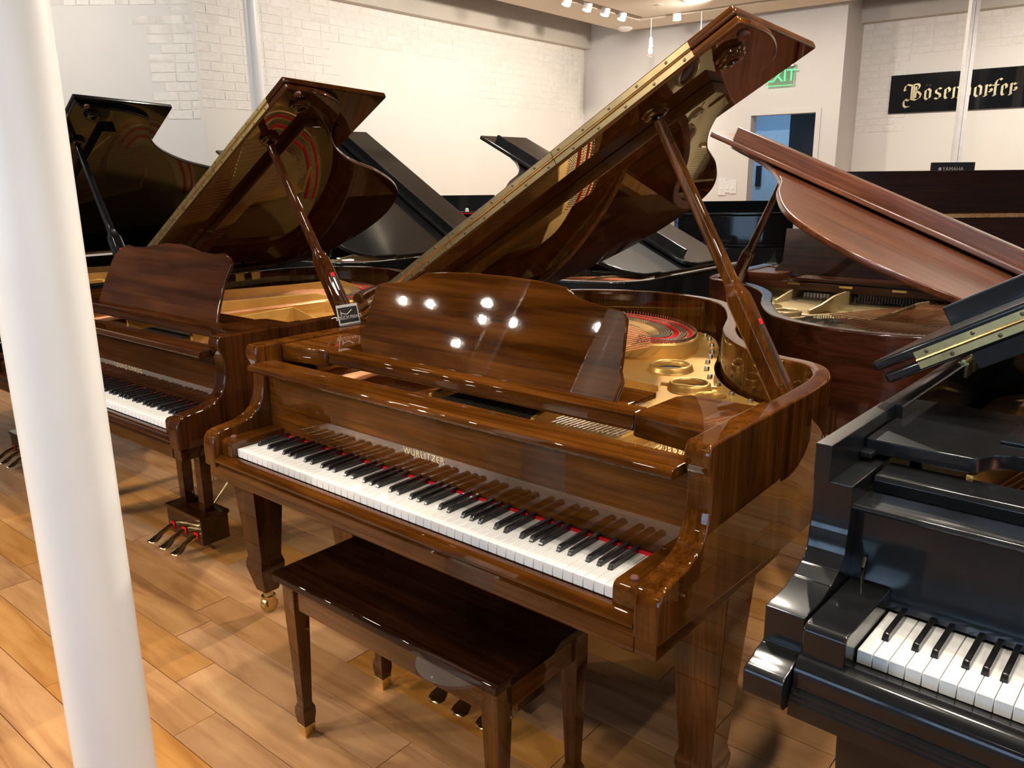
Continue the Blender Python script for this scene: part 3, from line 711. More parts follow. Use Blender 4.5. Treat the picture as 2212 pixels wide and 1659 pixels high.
def prop(root, base, top, mat, wide=.068, thin=.031, frac=.43):
    base, top = Vector(base), Vector(top); d = (top - base); L = d.length; d.normalize()
    sx = d.cross(Vector((0, 1, 0))).normalized(); syv = sx.cross(d)      # sx in the slope plane, syv along y
    mt = Matrix((syv, sx, d)).transposed().to_4x4(); mt.translation = base
    bm = NB(); secs = [(0, wide / 2, wide * .36), (L * frac * .90, wide / 2 * .84, wide * .36), (L * frac, thin * .56, thin * .56), (L * frac * 1.04, thin * .5, thin * .5), (L - .012, thin * .40, thin * .40)]
    rings = [[mt @ Vector((a * hx, b * hy, z)) for a, b in ((-1, -.6), (-.6, -1), (.6, -1), (1, -.6), (1, .6), (.6, 1), (-.6, 1), (-1, .6))] for z, hx, hy in secs]
    rv = [[bm.verts.new(p) for p in r_] for r_ in rings]
    for i in range(len(rv) - 1):
        for k in range(8): bm.faces.new((rv[i][k], rv[i][(k + 1) % 8], rv[i + 1][(k + 1) % 8], rv[i + 1][k]))
    bm.faces.new(rv[0]); bm.faces.new(rv[-1]); bmesh.ops.recalc_face_normals(bm, faces=bm.faces[:])
    pr = obj('lid_prop', bm, mat, root, bevel=.002, sharp=50)
    for s in (-1,):
        bm = NB(); y = s * wide * .36
        v = box(bm, -wide * .15, wide * .15, y - .0012, y + .006, L * .03, L * frac * .72); bmesh.ops.transform(bm, matrix=mt, verts=bm.verts); obj('slot', bm, M['dark'], pr)  # dark strip laid on the stick in place of the groove's shade
        bm = NB(); box(bm, -wide * .09, wide * .09, y - .0028, y + .006, L * .02, L * frac * .66); bmesh.ops.transform(bm, matrix=mt, verts=bm.verts); obj('short_stick', bm, mat, pr, bevel=.001)
        bm = NB(); box(bm, -wide * .12, wide * .12, y - .0032, y + .004, L * frac * .675, L * frac * .72); bmesh.ops.transform(bm, matrix=mt, verts=bm.verts); obj('felt', bm, M['felt_red'], pr, bevel=.002)
    return pr

DESK_W = [(-.402, 0), (-.428, .045), (-.416, .07), (-.414, .10), (-.404, .18), (-.392, .196), (-.30, .208), (-.262, .216), (-.244, .228), (-.226, .238), (-.15, .2455), (-.06, .249), (.06, .249), (.15, .2455),
          (.232, .237), (.250, .228), (.268, .216), (.305, .208), (.397, .196), (.409, .18), (.418, .10), (.420, .07), (.432, .045), (.425, 0)]
DESK_Y = [(-.395, 0), (-.385, .08), (-.36, .17), (-.343, .198), (-.30, .226), (-.262, .237), (-.205, .231), (-.13, .234), (-.066, .245), (.03, .256), (.13, .257), (.19, .249), (.268, .236), (.349, .232), (.414, .238), (.447, .226), (.468, .205), (.465, .19), (.452, .153), (.449, .107), (.450, .055), (.458, 0)]
DESK_PLAIN = [(-.42, 0), (-.42, .04), (-.385, .07), (-.385, .235), (.385, .235), (.385, .07), (.42, .04), (.42, 0)]
def music_desk(root, poly, mat, y0=.28, z0=.984, tilt=20, th=.011, thick_edge=True):
    a = R(tilt); fn = lambda q: Vector((q[0], y0 + q[2] * math.sin(a) + q[1] * math.cos(a), z0 + q[2] * math.cos(a) - q[1] * math.sin(a)))
    bm = NB(); prism(bm, poly, 0, th, 'y', fn); return obj('music_desk', bm, mat, root, bevel=.003, sharp=50)

def grand(name, label, pose, mats, P, full=True, desk=None, sy=1.0, keys=(0, 52), name_text=None, holes=True, ribs=False, arms=True, group=None):
    """mats = dict x, y, z (grain directions), brass, iron"""
    root = thing(name, label, 'piano', (pose[0], pose[1], 0), pose[2], group)
    xs, zt = P.get('xs', 1.0), P.get('zt', .9935)
    bent = [(x * xs, y * sy if y > .45 else y) for x, y in BENT]
    path = smooth_poly(bent, 6)
    ins = offset(path, .042)
    bm = NB(); vs = []
    for (a, b) in zip(path, ins): vs.append([bm.verts.new((a[0], a[1], .66)), bm.verts.new((a[0], a[1], zt)), bm.verts.new((b[0], b[1], zt)), bm.verts.new((b[0], b[1], .66))])
    es = []
    for i in range(len(vs) - 1):
        for k in range(4): bm.faces.new((vs[i][k], vs[i][(k + 1) % 4], vs[i + 1][(k + 1) % 4], vs[i + 1][k]))
    bm.faces.new(vs[0]); bm.faces.new(vs[-1]); bmesh.ops.recalc_face_normals(bm, faces=bm.faces[:])
    es = [e for e in bm.edges if all(v.co.z > zt - .003 for v in e.verts) and len(e.link_faces) == 2 and e.calc_face_angle(0) > 1 and .455 < sum(v.co.y for v in e.verts) / 2]
    bmesh.ops.bevel(bm, geom=es, offset=.006, segments=3, profile=.5, affect='EDGES')
    obj('rim', bm, mats['z'], root, sharp=45)
    if arms:
        for s in (-1, 1):
            bm = NB(); prism(bm, ARM, s * .724, s * .672, 'x')
            bmesh.ops.recalc_face_normals(bm, faces=bm.faces[:])
            es = [e for e in bm.edges if len(e.link_faces) == 2 and R(60) < e.calc_face_angle(0) and not all(v.co.y > .44 for v in e.verts)]
            bmesh.ops.bevel(bm, geom=es, offset=.0055, segments=3, profile=.5, affect='EDGES')
            obj('arm', bm, mats['z'], root, sharp=45)
    # bottom, key bed, key slip
    bm = NB(); prism(bm, [p for p in offset(path, .020)][::2], .80, .815); obj('soundboard', bm, M['board'], root)
    bm = NB(); box(bm, -.716, .716, -.028, .50, .640, .677); obj('key_bed', bm, mats['x'], root, bevel=.003)
    for (x0, y0, x1, y1) in ((-.60, .5, -.45, 1.25 * sy), (.55, .5, .12, 1.2 * sy), (.0, .5, -.05, 1.45 * sy)):
        bm = NB(); t = (Vector((x1, y1)) - Vector((x0, y0))).normalized(); n = Vector((-t.y, t.x)) * .045
        prism(bm, [(x0 + n.x, y0 + n.y), (x0 - n.x, y0 - n.y), (x1 - n.x, y1 - n.y), (x1 + n.x, y1 + n.y)], .665, .80); obj('beam', bm, mats['y'], root)
    if arms:
        ks = [(.03, .640), (-.026, .640), (-.030, .645), (-.030, .680), (-.027, .684), (-.030, .688), (-.035, .693), (-.035, .699), (-.029, .706), (-.016, .7105), (-.004, .711), (-.004, .700), (.03, .700)]
        bm = NB(); prism(bm, ks, -.671, .671, 'x'); obj('key_slip', bm, mats['x'], root, sharp=30)
    for s in (-1, 1):
        if full and arms:
            kb = [(-.014, .677), (-.014, .747), (-.008, .755), (.0, .757), (.152, .757), (.152, .677)]
            bm = NB(); prism(bm, kb, s * .6145, s * .671, 'x'); k = obj('key_block', bm, mats['y'], root, bevel=.003)
            bm = NB(); lathe(bm, [(.0085, .755), (.0085, .762), (.006, .765)], (s * .6445, .012, 0), 14); obj('buffer', bm, M['rubber'], k)
    if full:
        if keys: keyboard(root, *keys)
        bm = NB(); box(bm, -.6125, .6125, .1465, .152, .722, .7405); obj('felt_strip', bm, M['felt_red'], root)
        bm = NB(); prism(bm, [(.1525, .7405), (.1525, .928), (.168, .928), (.17, .7405)], -.6705, .6705, 'x'); fb = obj('fallboard', bm, mats['x'], root, bevel=.0015)
        bm = NB(); prism(bm, [(.088, .928), (.0855, .935), (.089, .943), (.098, .947), (.168, .947), (.180, .943), (.180, .925), (.094, .925)], -.6685, .6685, 'x')
        obj('fallboard_rail', bm, mats['x'], root, bevel=.0015)
        if name_text:
            mtx = Matrix.Translation((name_text[2], .1525 - .0006, name_text[3])) @ Matrix.Rotation(R(90), 4, 'X')
            text('nameplate', name_text[0], name_text[1], M['signgold'], fb, mtx, .0004, name_text[4])
        bm = NB(); prism(bm, [(.236, .947), (.234, .952), (.238, .966), (.236, .980), (.243, .985), (.290, .985), (.290, .947)], -.495, .495, 'x'); obj('desk_rail', bm, mats['x'], root, bevel=.0015)
        for s in (-1, 1):
            pts = [(s * .670, .205), (s * .60, .214), (s * .535, .224), (s * .503, .229), (s * .496, .236), (s * .500, .40), (s * .52, .432), (s * .670, .438)]
            bm = NB(); prism(bm, pts, .938, .986); obj('desk_arm', bm, mats['x'], root, bevel=.004, seg=3)
        bm = NB(); box(bm, -.43, .43, .292, .44, .960, .974); obj('desk_slide', bm, mats['x'], root, bevel=.002)
    if desk: music_desk(root, desk, mats.get('desk', mats['x']))
    iron_frame(root, path, sy, mats['iron'], holes, ribs, P.get('felts', True))
    for x, y in P.get('legs', ((-.605, .375), (.64, .335), (-.33, 1.42 * sy))): leg(root, x, y, .66 if y > 1 else .641, mats['z'], mats['brass'], P.get('spade', True))
    lyre(root, (mats['x'], mats['z']))
    lid(root, P, (mats['x'], mats['y'], mats['brass']))
    for y in (1.10 * sy / .972, 1.19 * sy / .972):
        bm = NB(); box(bm, -.684 * xs, -.6805 * xs, y - .024, y + .024, zt - .036, zt - .004); box(bm, -.7 * xs, -.678 * xs, y - .030, y + .030, zt - .004, zt + .002)
        tube(bm, [(-.690 * xs, y - .03, zt + .004), (-.690 * xs, y + .03, zt + .004)], .0045, 8); obj('rim_hinge', bm, mats['brass'], root)
    if P.get('prop'): prop(root, P['prop'][0], P['prop'][1], mats['z'])
    return root
WALM = dict(x=M['wal_x'], y=M['wal_y'], z=M['wal_z'], brass=M['brass'], iron=M['gold'], desk=M['wal_desk'])
YCM = dict(desk=M['wald_desk'], x=M['wald_x'], y=M['wald_y'], z=M['wald_z'], brass=M['brass_old'], iron=M['gold'])
BLM = dict(x=M['black'], y=M['black'], z=M['black'], brass=M['brass_old'], iron=M['gold'])
BSM = dict(x=M['black_satin'], y=M['black_satin'], z=M['black_satin'], brass=M['brass_old'], iron=M['gold_pale'])
M['mahr'] = wood('mahogany_rim', (.016, .004, .002), (.042, .011, .0045), (.07, .02, .008), axis='x', coat=.9, rough=.3, crough=.08, across=10)
MHM = dict(x=M['mah_x'], y=M['mah_y'], z=M['mahr'], brass=M['brass_old'], iron=M['gold_pale'])

# the walnut grand in the middle
PW_ = dict(th=.534, yf=.552, D=.512, U=1.472, U2=1.447, sy=1.0); PW_['prop'] = ((.652, .682, .90), lid_point(PW_, 1.176, .647, -.016))
wur = grand('grand_piano', 'glossy walnut grand with open lid and full keyboard behind the bench', (-.2863, 1.7096, -.7028), WALM, PW_,
            desk=DESK_W, name_text=('WURLITZER', .024, -.035, .800, 1.12))
# the walnut grand behind it at the left
PY = dict(legs=((-.67, .24), (.655, .255), (-.33, 1.38)), th=.523, yf=.566, D=.481, U=1.479, U2=1.443, sy=.972); PY['prop'] = ((.652, .70, .90), lid_point(PY, 1.18, .655, -.016))
yng = grand('grand_piano', 'dark walnut grand with swan-neck music desk next to the thick column', (-1.514, 2.743, -.688), YCM, PY,
            desk=DESK_Y, sy=.972, name_text=('YOUNG CHANG', .022, .06, .800, 1.35), holes=False, ribs=True)
# black grand at the far left
PB = dict(legs=((-.67, .24), (.655, .255), (-.33, 1.6)), th=.552, yf=.598, D=.487, U=1.511, U2=1.476, sy=1.13); PB['prop'] = ((.652, .72, .90), lid_point(PB, 1.20, .69, -.016))
blk = grand('grand_piano', 'glossy black grand with raised lid, mostly hidden by the thick column', (-2.76, 3.75, -.69), BLM, PB, desk=None, sy=1.13, holes=True, ribs=True)
# grands of the opposite row, keyboards turned away
P10 = dict(th=.40, yf=.56, D=.49, U=1.472, U2=1.46, sy=1.0, lip=.062, ov=.03, tail=.04, felts=False, brace=False, spade=False)
P10['prop'] = ((.655, .66, .90), lid_point(P10, 1.14, .93, -.012))
mah = grand('grand_piano', 'reddish mahogany grand turned tail to camera, lid propped over its pale gold frame', (1.95, 3.87, -.703 + math.pi), MHM, P10, desk=None)
P9 = dict(th=.443, yf=.402, D=.385, U=1.44, U2=1.444, sy=.755, lip=.05, brace=False, spade=False)
P9['prop'] = ((.652, .45, .90), lid_point(P9, 1.14, .55, -.012))
bk9 = grand('grand_piano', 'small satin black grand turned away behind the walnut lid, lid seen from above', (.77, 4.886, 2.423), BSM, P9, desk=None, sy=.755)
P8 = dict(th=.534, yf=.27, D=.33, U=1.405, U2=1.40, sy=.83, lip=.05, brace=False, spade=False)
P8['prop'] = ((.652, .5, .90), lid_point(P8, 1.1, .62, -.012))
bk8 = grand('grand_piano', 'satin black grand turned away behind the two walnut lids, its lid sloping right', (-.5, 5.93, 2.43), BSM, P8, desk=None, sy=.83)
P8b = dict(th=.45, yf=.35, D=.40, U=1.44, U2=1.44, sy=.80, lip=.05, brace=False, spade=False)
P8b['prop'] = ((.652, .5, .90), lid_point(P8b, 1.1, .62, -.012))
bk8b = grand('grand_piano', 'satin black grand showing only a lid corner left of the swan-neck grand\'s lid', (-1.5, 7.1, 2.43), BSM, P8b, desk=None, sy=.80)

# upper works of the turned mahogany grand: desk shelf, music desk seen from behind
bm = NB(); box(bm, -.672, .672, .12, .40, .930, .958); box(bm, -.672, .672, .40, .425, .915, .952); obj('desk_shelf', bm, M['mah_x'], mah, bevel=.003)
bm = NB(); box(bm, .55, .672, .02, .16, .930, .985); obj('shelf_end', bm, M['mah_x'], mah, bevel=.003)
dk = [(.585, 0), (.585, .035), (.552, .07), (.552, .230), (-.235, .230), (-.235, .07), (-.268, .035), (-.268, 0)]
M['mahdesk'] = wood('mahogany_desk', (.02, .006, .002), (.05, .015, .005), (.085, .027, .010), axis='x', coat=.7, rough=.35, crough=.12, across=10)
music_desk(mah, dk, M['mahdesk'], y0=.30, z0=.9585, tilt=-8, th=.016)
for x in (.44, .20, -.03):
    bm = NB(); box(bm, x - .03, x + .03, .424, .429, .938, .948); obj('desk_hinge', bm, M['brass'], mah)
bm = NB(); box(bm, -.67, .67, .30, .305, .865, .915); obj('action_back', bm, M['gold_pale'], mah)
for i in range(58):
    x = .40 - i * .0155
    if -.02 < x < .05 or .24 < x < .29: continue
    bm = NB(); box(bm, x - .005, x + .005, .345, .385, .872, .900); h = obj('damper', bm, M['felt_white'], mah, bevel=.002, seg=1)
    bm = NB(); box(bm, x - .0052, x + .0052, .345, .385, .900, .908); obj('damper_head', bm, M['dark'], h)
tag(obj('card', (lambda b: (prism(b, [(0, 0), (.11, .012), (.10, .085), (-.012, .07)], 0, .0012), b)[1])(NB()), M['paper']), 'small white card lying on the mahogany grand beside the lid prop', 'card')
cd = bpy.data.objects['card']; cd.location = (1.95 + .58 * math.cos(2.4386) - .26 * math.sin(2.4386), 3.87 + .58 * math.sin(2.4386) + .26 * math.cos(2.4386), .9586); cd.rotation_euler = (0, 0, .3)

# ------------------------------------------------------------------ black grand at the right edge, only its bass end in view
PR = dict(th=.534, yf=.50, D=.44, U=1.5, U2=1.48, sy=.84, hz=1.036, hx=-.755, xs=1.036, zt=1.011, lip=.055, lip_in=.06, spade=False, brace=False,
          legs=((-.565, .045), (.60, .045), (-.33, 1.15)))
PR['prop'] = ((.67, .60, .92), lid_point(dict(PR), 1.2, .70, -.016))
BRM = dict(x=M['black_satin'], y=M['black_satin'], z=M['black_satin'], brass=M['brass_old'], iron=M['gold'])
brt = grand('grand_piano', 'satin black grand at the right edge with stepped arm and white keys', (.988, .706, -.73), BRM, PR, full=False, arms=False, sy=.84, ribs=True, holes=False)
keyboard(brt, 0, 30)
AR = [(.45, .66), (.45, 1.011), (.124, 1.011), (.1245, .958), (.129, .932), (.132, .885), (.126, .862), (.125, .858), (.122, .83), (.115, .815), (.103, .802), (.098, .801), (.071, .787), (.066, .788), (.032, .778), (-.018, .7765), (-.0345, .7755), (-.0345, .714),
      (-.040, .7115), (-.062, .7085), (-.073, .702), (-.090, .699), (-.1, .694), (-.103, .685), (-.102, .655), (-.092, .640), (-.05, .634)]
bm = NB(); prism(bm, [(.45, .944), (.45, 1.011), (.124, 1.011), (.1255, .944)], -.75, -.722, 'x'); obj('arm_top', bm, M['black_satin'], brt, bevel=.002)
AL = [(.45, .66), (.45, .947), (.1275, .947)] + AR[4:]
bm = NB(); prism(bm, AL, -.75, -.684, 'x'); obj('arm', bm, M['black_satin'], brt, bevel=.003, sharp=24)
KS = [(-.004, .711), (-.018, .715), (-.028, .7215), (-.038, .7245), (-.049, .7235), (-.059, .7195), (-.0665, .7125), (-.071, .703), (-.072, .692), (-.070, .683), (-.071, .676), (-.077, .671), (-.0775, .667), (-.081, .664), (-.0815, .660), (-.084, .657), (-.084, .632), (.02, .632), (.02, .711)]
bm = NB(); prism(bm, KS, -.681, .70, 'x'); obj('key_slip', bm, M['black_satin'], brt, sharp=30)
bm = NB(); prism(bm, [(-.05, .690), (-.05, .766), (-.044, .773), (-.036, .775), (.155, .775), (.155, .690)], -.681, -.6145, 'x'); obj('key_block', bm, M['black_satin'], brt, bevel=.004)
bm = NB(); prism(bm, [(.150, .739), (.153, .760), (.160, .79), (.166, .83), (.168, .905), (.185, .905), (.185, .739)], -.684, .70, 'x'); obj('fallboard', bm, M['black_satin'], brt, sharp=50)
bm = NB(); prism(bm, [(.135, .904), (.133, .909), (.138, .914), (.225, .914), (.225, .904)], -.690, .70, 'x'); obj('fallboard_rail', bm, M['black_satin'], brt, bevel=.0015)
bm = NB(); prism(bm, [(.215, .914), (.212, .936), (.218, .944), (.30, .944), (.30, .914)], -.678, .70, 'x'); obj('desk_rail', bm, M['black_satin'], brt, bevel=.002)
ds = [(-.720, .286), (-.548, .286), (-.536, .298), (-.524, .326), (-.500, .346), (-.46, .356), (.2, .356), (.2, .62), (-.720, .62)]
bm = NB(); prism(bm, ds, .957, .985); obj('desk_slide', bm, M['black_satin'], brt, bevel=.003)
bm = NB(); prism(bm, [(-.52, .61), (-.52, .58), (-.53, .40), (.2, .40), (.2, .61)][::-1], .985, .992); obj('music_desk', bm, M['black_satin'], brt, bevel=.002)
bm = NB(); box(bm, .16, 1.4, .515, .55, -.034, 0); o = obj('lid_brace', bm, M['black_satin'], brt, bevel=.002); o.location = (-.755, 0, 1.036); o.rotation_euler = (0, -.534, 0)
bm = NB(); box(bm, -.722, -.700, .262, .30, .955, .966); obj('catch', bm, M['black_satin'], brt, bevel=.002)
bm = NB(); tube(bm, [(-.662, .155, .775), (-.662, .150, .80), (-.662, .158, .815)], .003, 8); obj('fallboard_pin', bm, M['brass'], brt)

# ------------------------------------------------------------------ bench
WP = Vector((-.2863, 1.7096, 0)); WR = -.7028
bench = thing('piano_bench', 'low dark walnut bench with brass-capped legs in front of the walnut grand', 'bench', (WP.x + math.cos(WR) * .02 - math.sin(WR) * .09, WP.y + math.sin(WR) * .02 + math.cos(WR) * .09, 0), WR)
TX0, TX1, TY0, TY1 = -.376, .380, -.178, .180
bm = NB(); prism(bm, [(TY0, .462), (TY0, .480), (TY0 + .006, .486), (TY1 - .006, .486), (TY1, .480), (TY1, .462)], TX0, TX1, 'x'); obj('seat', bm, M['seat'], bench, bevel=.002)
lx, ly = .343, .135
for s in (-1, 1):
    bm = NB(); box(bm, -lx + .018, lx - .018, s * ly - .009 + s * .006, s * ly + .009 + s * .006, .385, .462); obj('apron', bm, M['wal_x'], bench, bevel=.002)
    bm = NB(); box(bm, s * lx - .009 + s * .006, s * lx + .009 + s * .006, -ly + .018, ly - .018, .385, .462); obj('apron', bm, M['wal_y'], bench, bevel=.002)
for sx in (-1, 1):
    for s in (-1, 1):
        bm = NB(); taper(bm, [(.462, .023, .023), (.38, .023, .023), (.098, .0145, .0145), (.085, .0195, .0195), (.068, .0205, .0205), (.034, .0165, .0165)], sx * lx, s * ly); l = obj('leg', bm, M['wal_z'], bench, bevel=.0025)
        bm = NB(); taper(bm, [(.036, .0178, .0178), (.0, .0150, .0150)], sx * lx, s * ly); obj('foot_cap', bm, M['brass'], l, bevel=.001)

# ------------------------------------------------------------------ uprights along the back
def upright(label, x, y, mats, W=1.48, top=1.14, lid_h=.10, depth=.34, ledge=.91, keys=True, lidmat=None, rz=0):
    u = thing('upright_piano', label, 'piano', (x, y, 0), rz)
    mx, mz = mats; h = W / 2
    for s in (-1, 1):
        bm = NB(); prism(bm, [(-.02, .60), (-.02, .70), (.0, .775), (.12, .785), (.20, .82), (.235, .90), (.25, top), (.25 + depth, top), (.25 + depth, 0), (.21, 0), (.21, .60)], s * h, s * (h - .035), 'x'); obj('side_panel', bm, mz, u, bevel=.003)
        bm = NB(); taper(bm, [(.60, .035, .035), (.03, .024, .024), (0, .028, .028)], s * (h - .05), .03); obj('leg', bm, mz, u, bevel=.003)
        bm = NB(); box(bm, s * .615, s * (h - .036), -.015, .15, .66, .755); obj('key_block', bm, mx, u, bevel=.003)
    bm = NB(); box(bm, -h + .036, h - .036, .252, .27, ledge + .02, top - .012); obj('upper_panel', bm, mx, u, bevel=.002)
    bm = NB(); box(bm, -h + .036, h - .036, .225, .262, ledge - .004, ledge + .018); obj('panel_rail', bm, mx, u, bevel=.004)
    bm = NB(); prism(bm, [(.150, .738), (.165, .80), (.200, ledge - .006), (.218, ledge - .006), (.19, .738)], -h + .036, h - .036, 'x'); fbd = obj('fallboard', bm, mx, u, bevel=.002)
    bm = NB(); box(bm, -h + .036, h - .036, -.02, .25, .60, .66); obj('key_bed', bm, mx, u, bevel=.003)
    bm = NB(); box(bm, -h + .036, h - .036, -.024, -.004, .66, .705); obj('key_slip', bm, mx, u, bevel=.003)
    bm = NB(); box(bm, -h + .036, h - .036, .225, .245, .10, .60); obj('lower_panel', bm, mx, u, bevel=.002)
    bm = NB(); box(bm, -h + .03, h - .03, .20, .25 + depth, 0, .10); obj('plinth', bm, mx, u, bevel=.003)
    bm = NB(); box(bm, -h + .03, h - .03, .25 + depth - .02, .25 + depth - .004, .10, top - .01); obj('back_board', bm, mx, u)
    bm = NB(); box(bm, -.02, .03, .246, .2515, ledge + .004, ledge + .014); obj('lock', bm, M['brass'], u)
    if lid_h:
        y1 = .25 + depth; bm = NB(); prism(bm, [(y1 - .012, top), (y1 + .012, top), (y1 + .035, top + lid_h), (y1 + .012, top + lid_h)], -h - .012, h + .012, 'x'); obj('lid', bm, lidmat or mx, u, bevel=.003)
        bm = NB(); box(bm, -h - .012, h + .012, .236, .30, top - .001, top + .014); obj('top_rail', bm, lidmat or mx, u, bevel=.003)
    else:
        bm = NB(); box(bm, -h - .015, h + .015, .232, .25 + depth + .01, top - .001, top + .020); obj('lid', bm, mx, u, bevel=.004)
    for k in (-1, 0, 1):
        bm = NB(); lathe(bm, [(.002, -.012), (.016, -.008), (.018, 0), (.016, .006), (.002, .008)], (k * .08, .16, .05), 12, None, 1, 2.6); obj('pedal', bm, M['brass'], u)
    if keys:
        keyboard(u)
        bm = NB(); box(bm, -.6125, .6125, .1465, .152, .722, .7405); obj('felt_strip', bm, M['felt_red'], u)
    return u
u1 = upright('gloss black upright with keys showing beside the far doorway', 1.985, 6.02, (M['black'], M['black']), top=1.145, lid_h=.09, ledge=.905)
bm = NB(); box(bm, -.5, .35, .25, .262, .925, .935); bpy.data.meshes
bm.free()
u2 = upright('dark mahogany upright with its top lid standing open at the right', 2.915, 5.22, (M['mahd_x'], M['mahd_z']), top=1.17, lid_h=.283, depth=.30, ledge=.905, keys=True)
bm = NB(); box(bm, -.74, .74, .232, .236, 1.150, 1.176); obj('edge_strip', bm, M['board'], u2)
bm = NB(); prism(bm, [(-.022, 0), (.022, 0), (.022, .030), (.015, .042), (0, .046), (-.015, .042), (-.022, .030)], 0, .003, 'y', lambda q: Vector((-.10 + q[0], .520 + q[1] + .02 * (q[2] / .28), 1.186 + q[2]))); lk = obj('lock_plate', bm, M['brass'], u2)
bm = NB(); lathe(bm, [(.008, 0), (.008, .002), (.003, .003)], (-.10, .519, 1.204), 12, Matrix.Rotation(R(90), 4, 'X')); obj('keyhole', bm, M['screw'], lk)
u3 = upright('black upright standing against the brick wall beyond the walnut lid', -.90, 7.42, (M['black'], M['black']), top=1.115, lid_h=.155, depth=.32, keys=False)
bm = NB(); box(bm, -.74, .74, .232, .24, 1.110, 1.1175); obj('felt_strip', bm, M['felt_red'], u3)
bm = NB(); lathe(bm, [(.016, 0), (.016, .022), (.013, .029), (.006, .033)], (.50, .25, 1.128), 14); obj('knob', bm, M['felt_white'], u3)

# ------------------------------------------------------------------ signs
# acrylic holder on the rim of the walnut grand
def wloc(x, y, z): return Vector((WP.x + math.cos(WR) * x - math.sin(WR) * y, WP.y + math.sin(WR) * x + math.cos(WR) * y, z))
hl = thing('sign_holder', 'clear acrylic holder with a black and white card on the rim of the walnut grand', 'sign', wloc(-.722, .455, .9945), WR + R(90))
# holder axes: x along the rim, y away from the viewer
tl = .25; fnh = lambda q: Vector((q[0], q[1] + q[2] * tl, q[2]))
bm = NB(); prism(bm, [(-.002, 0), (.094, 0), (.094, .078), (-.002, .078)], 0, .0016, 'y', fnh); obj('acrylic_front', bm, M['glass'], hl)
bm = NB(); box(bm, -.002, .094, -.012, .014, 0, .0022); obj('acrylic_base', bm, M['glass'], hl)
bm = NB(); prism(bm, [(.004, .003), (.088, .003), (.088, .064), (.004, .064)], .0018, .0024, 'y', fnh); card = obj('card', bm, M['paper'], hl)
bm = NB(); prism(bm, [(.008, .008), (.084, .008), (.084, .056), (.008, .056)], .0012, .0018, 'y', fnh); obj('print', bm, M['ink'], card)
mt = Matrix(((1, 0, 0, .046), (0, tl, -1, .0011 + .024 * tl), (0, 1, tl, .024), (0, 0, 0, 1)))
text('lettering', 'SOLICH PIANO', .0150, M['paper'], card, mt, .0002)
bm = NB(); tube(bm, [fnh((.018, .0004, .040)), fnh((.040, .0004, .034)), fnh((.062, .0004, .047))], .0008, 5); tube(bm, [fnh((.018, .0004, .046)), fnh((.018, .0004, .030))], .0008, 5); obj('logo', bm, M['paper'], card)

# black lettered sign on the right brick wall
def sgn(a, z, d): return rm(a, B_FAR + .6 - .012 - d, z)
bm = NB(); rbox(bm, -2.745, -1.32, B_FAR + .57, B_FAR + .588, 2.087, 2.496)
bs = tag(obj('wall_sign', bm, M['black'], bevel=.002), 'long glossy black sign with gilded blackletter name on the right brick wall', 'sign')
bs.data.materials[0] = M['black']
GL = {
 'B': [[(.02, .80), (.06, .98), (.16, 1.06), (.34, 1.0), (.44, .98)], [(.02, .80), (.0, .72), (.06, .66), (.12, .72)], [(.44, .98), (.44, .10)], [(.56, .98), (.56, .06)], [(.44, 1.0), (.60, 1.06), (.80, 1.04), (.88, .90), (.80, .70), (.62, .62)], [(.68, .90), (.68, .16)],
       [(.62, .62), (.84, .52), (.98, .36), (.92, .14), (.70, .02), (.44, .10), (.22, -.02)], [(.30, .0), (.10, .10), (.02, -.06), (.04, -.30), (.16, -.42), (.36, -.38)]],
 'o': [[(.18, .86), (.18, .18), (.45, .0)], [(.45, .0), (.80, .16), (.80, .82)], [(.80, .82), (.50, 1.0), (.18, .86)]],
 's': [[(.85, .90), (.55, 1.0), (.22, .84), (.22, .62), (.75, .42), (.78, .18), (.45, .0), (.12, .12)]],
 'e': [[(.20, .86), (.20, .16), (.42, .0), (.80, .14)], [(.20, .86), (.50, 1.0), (.80, .80), (.74, .60), (.26, .44)]],
 'n': [[(.06, .90), (.20, .98), (.20, .08)], [(.08, .06), (.20, .0), (.30, .10)], [(.20, .84), (.58, 1.0), (.78, .86), (.78, .10)], [(.68, .06), (.80, .0), (.92, .12)]],
 'd': [[(.18, .80), (.18, .16), (.46, .0), (.80, .16), (.80, .74), (.56, 1.12), (.24, 1.40)], [(.18, .80), (.46, .98), (.78, .80)]],
 'r': [[(.10, .92), (.30, 1.0), (.30, .06)], [(.14, .05), (.30, .0), (.44, .12)], [(.30, .80), (.58, 1.0), (.74, .86), (.92, .98)], [(.74, .64), (.90, .52), (.80, .36), (.62, .44)]],
 'f': [[(.36, .04), (.36, 1.16), (.56, 1.40), (.80, 1.46), (.94, 1.34)], [(.22, .05), (.36, .0), (.50, .10)], [(.10, .92), (.70, .92)]],
 ':': [[(.16, 1.26), (.34, 1.34)], [(.62, 1.26), (.80, 1.34)]]}
LT = [('B', -2.592, -2.413, 1.45), ('o', -2.385, -2.307, 1), (':', -2.385, -2.307, 1), ('s', -2.281, -2.202, 1), ('e', -2.186, -2.112, 1), ('n', -2.104, -2.016, 1), ('d', -1.992, -1.916, 1), ('o', -1.896, -1.809, 1),
      ('r', -1.805, -1.712, 1), ('f', -1.725, -1.635, 1), ('e', -1.642, -1.575, 1), ('r', -1.572, -1.489, 1)]
for ch, a0, a1, hs in LT:
    bm = NB(); wd = a1 - a0; xh = .116 * hs
    strokes(bm, [[(a0 + x * wd, 2.216 + y * xh * (1 if ch != 'B' else .97)) for x, y in p] for p in GL[ch]], (.011, .0065) if ch not in 'B:' else (.0095, .007), .004, lambda x, y, t: sgn(x, y, .018 + t))
    obj('letter', bm, M['signgold'], bs)

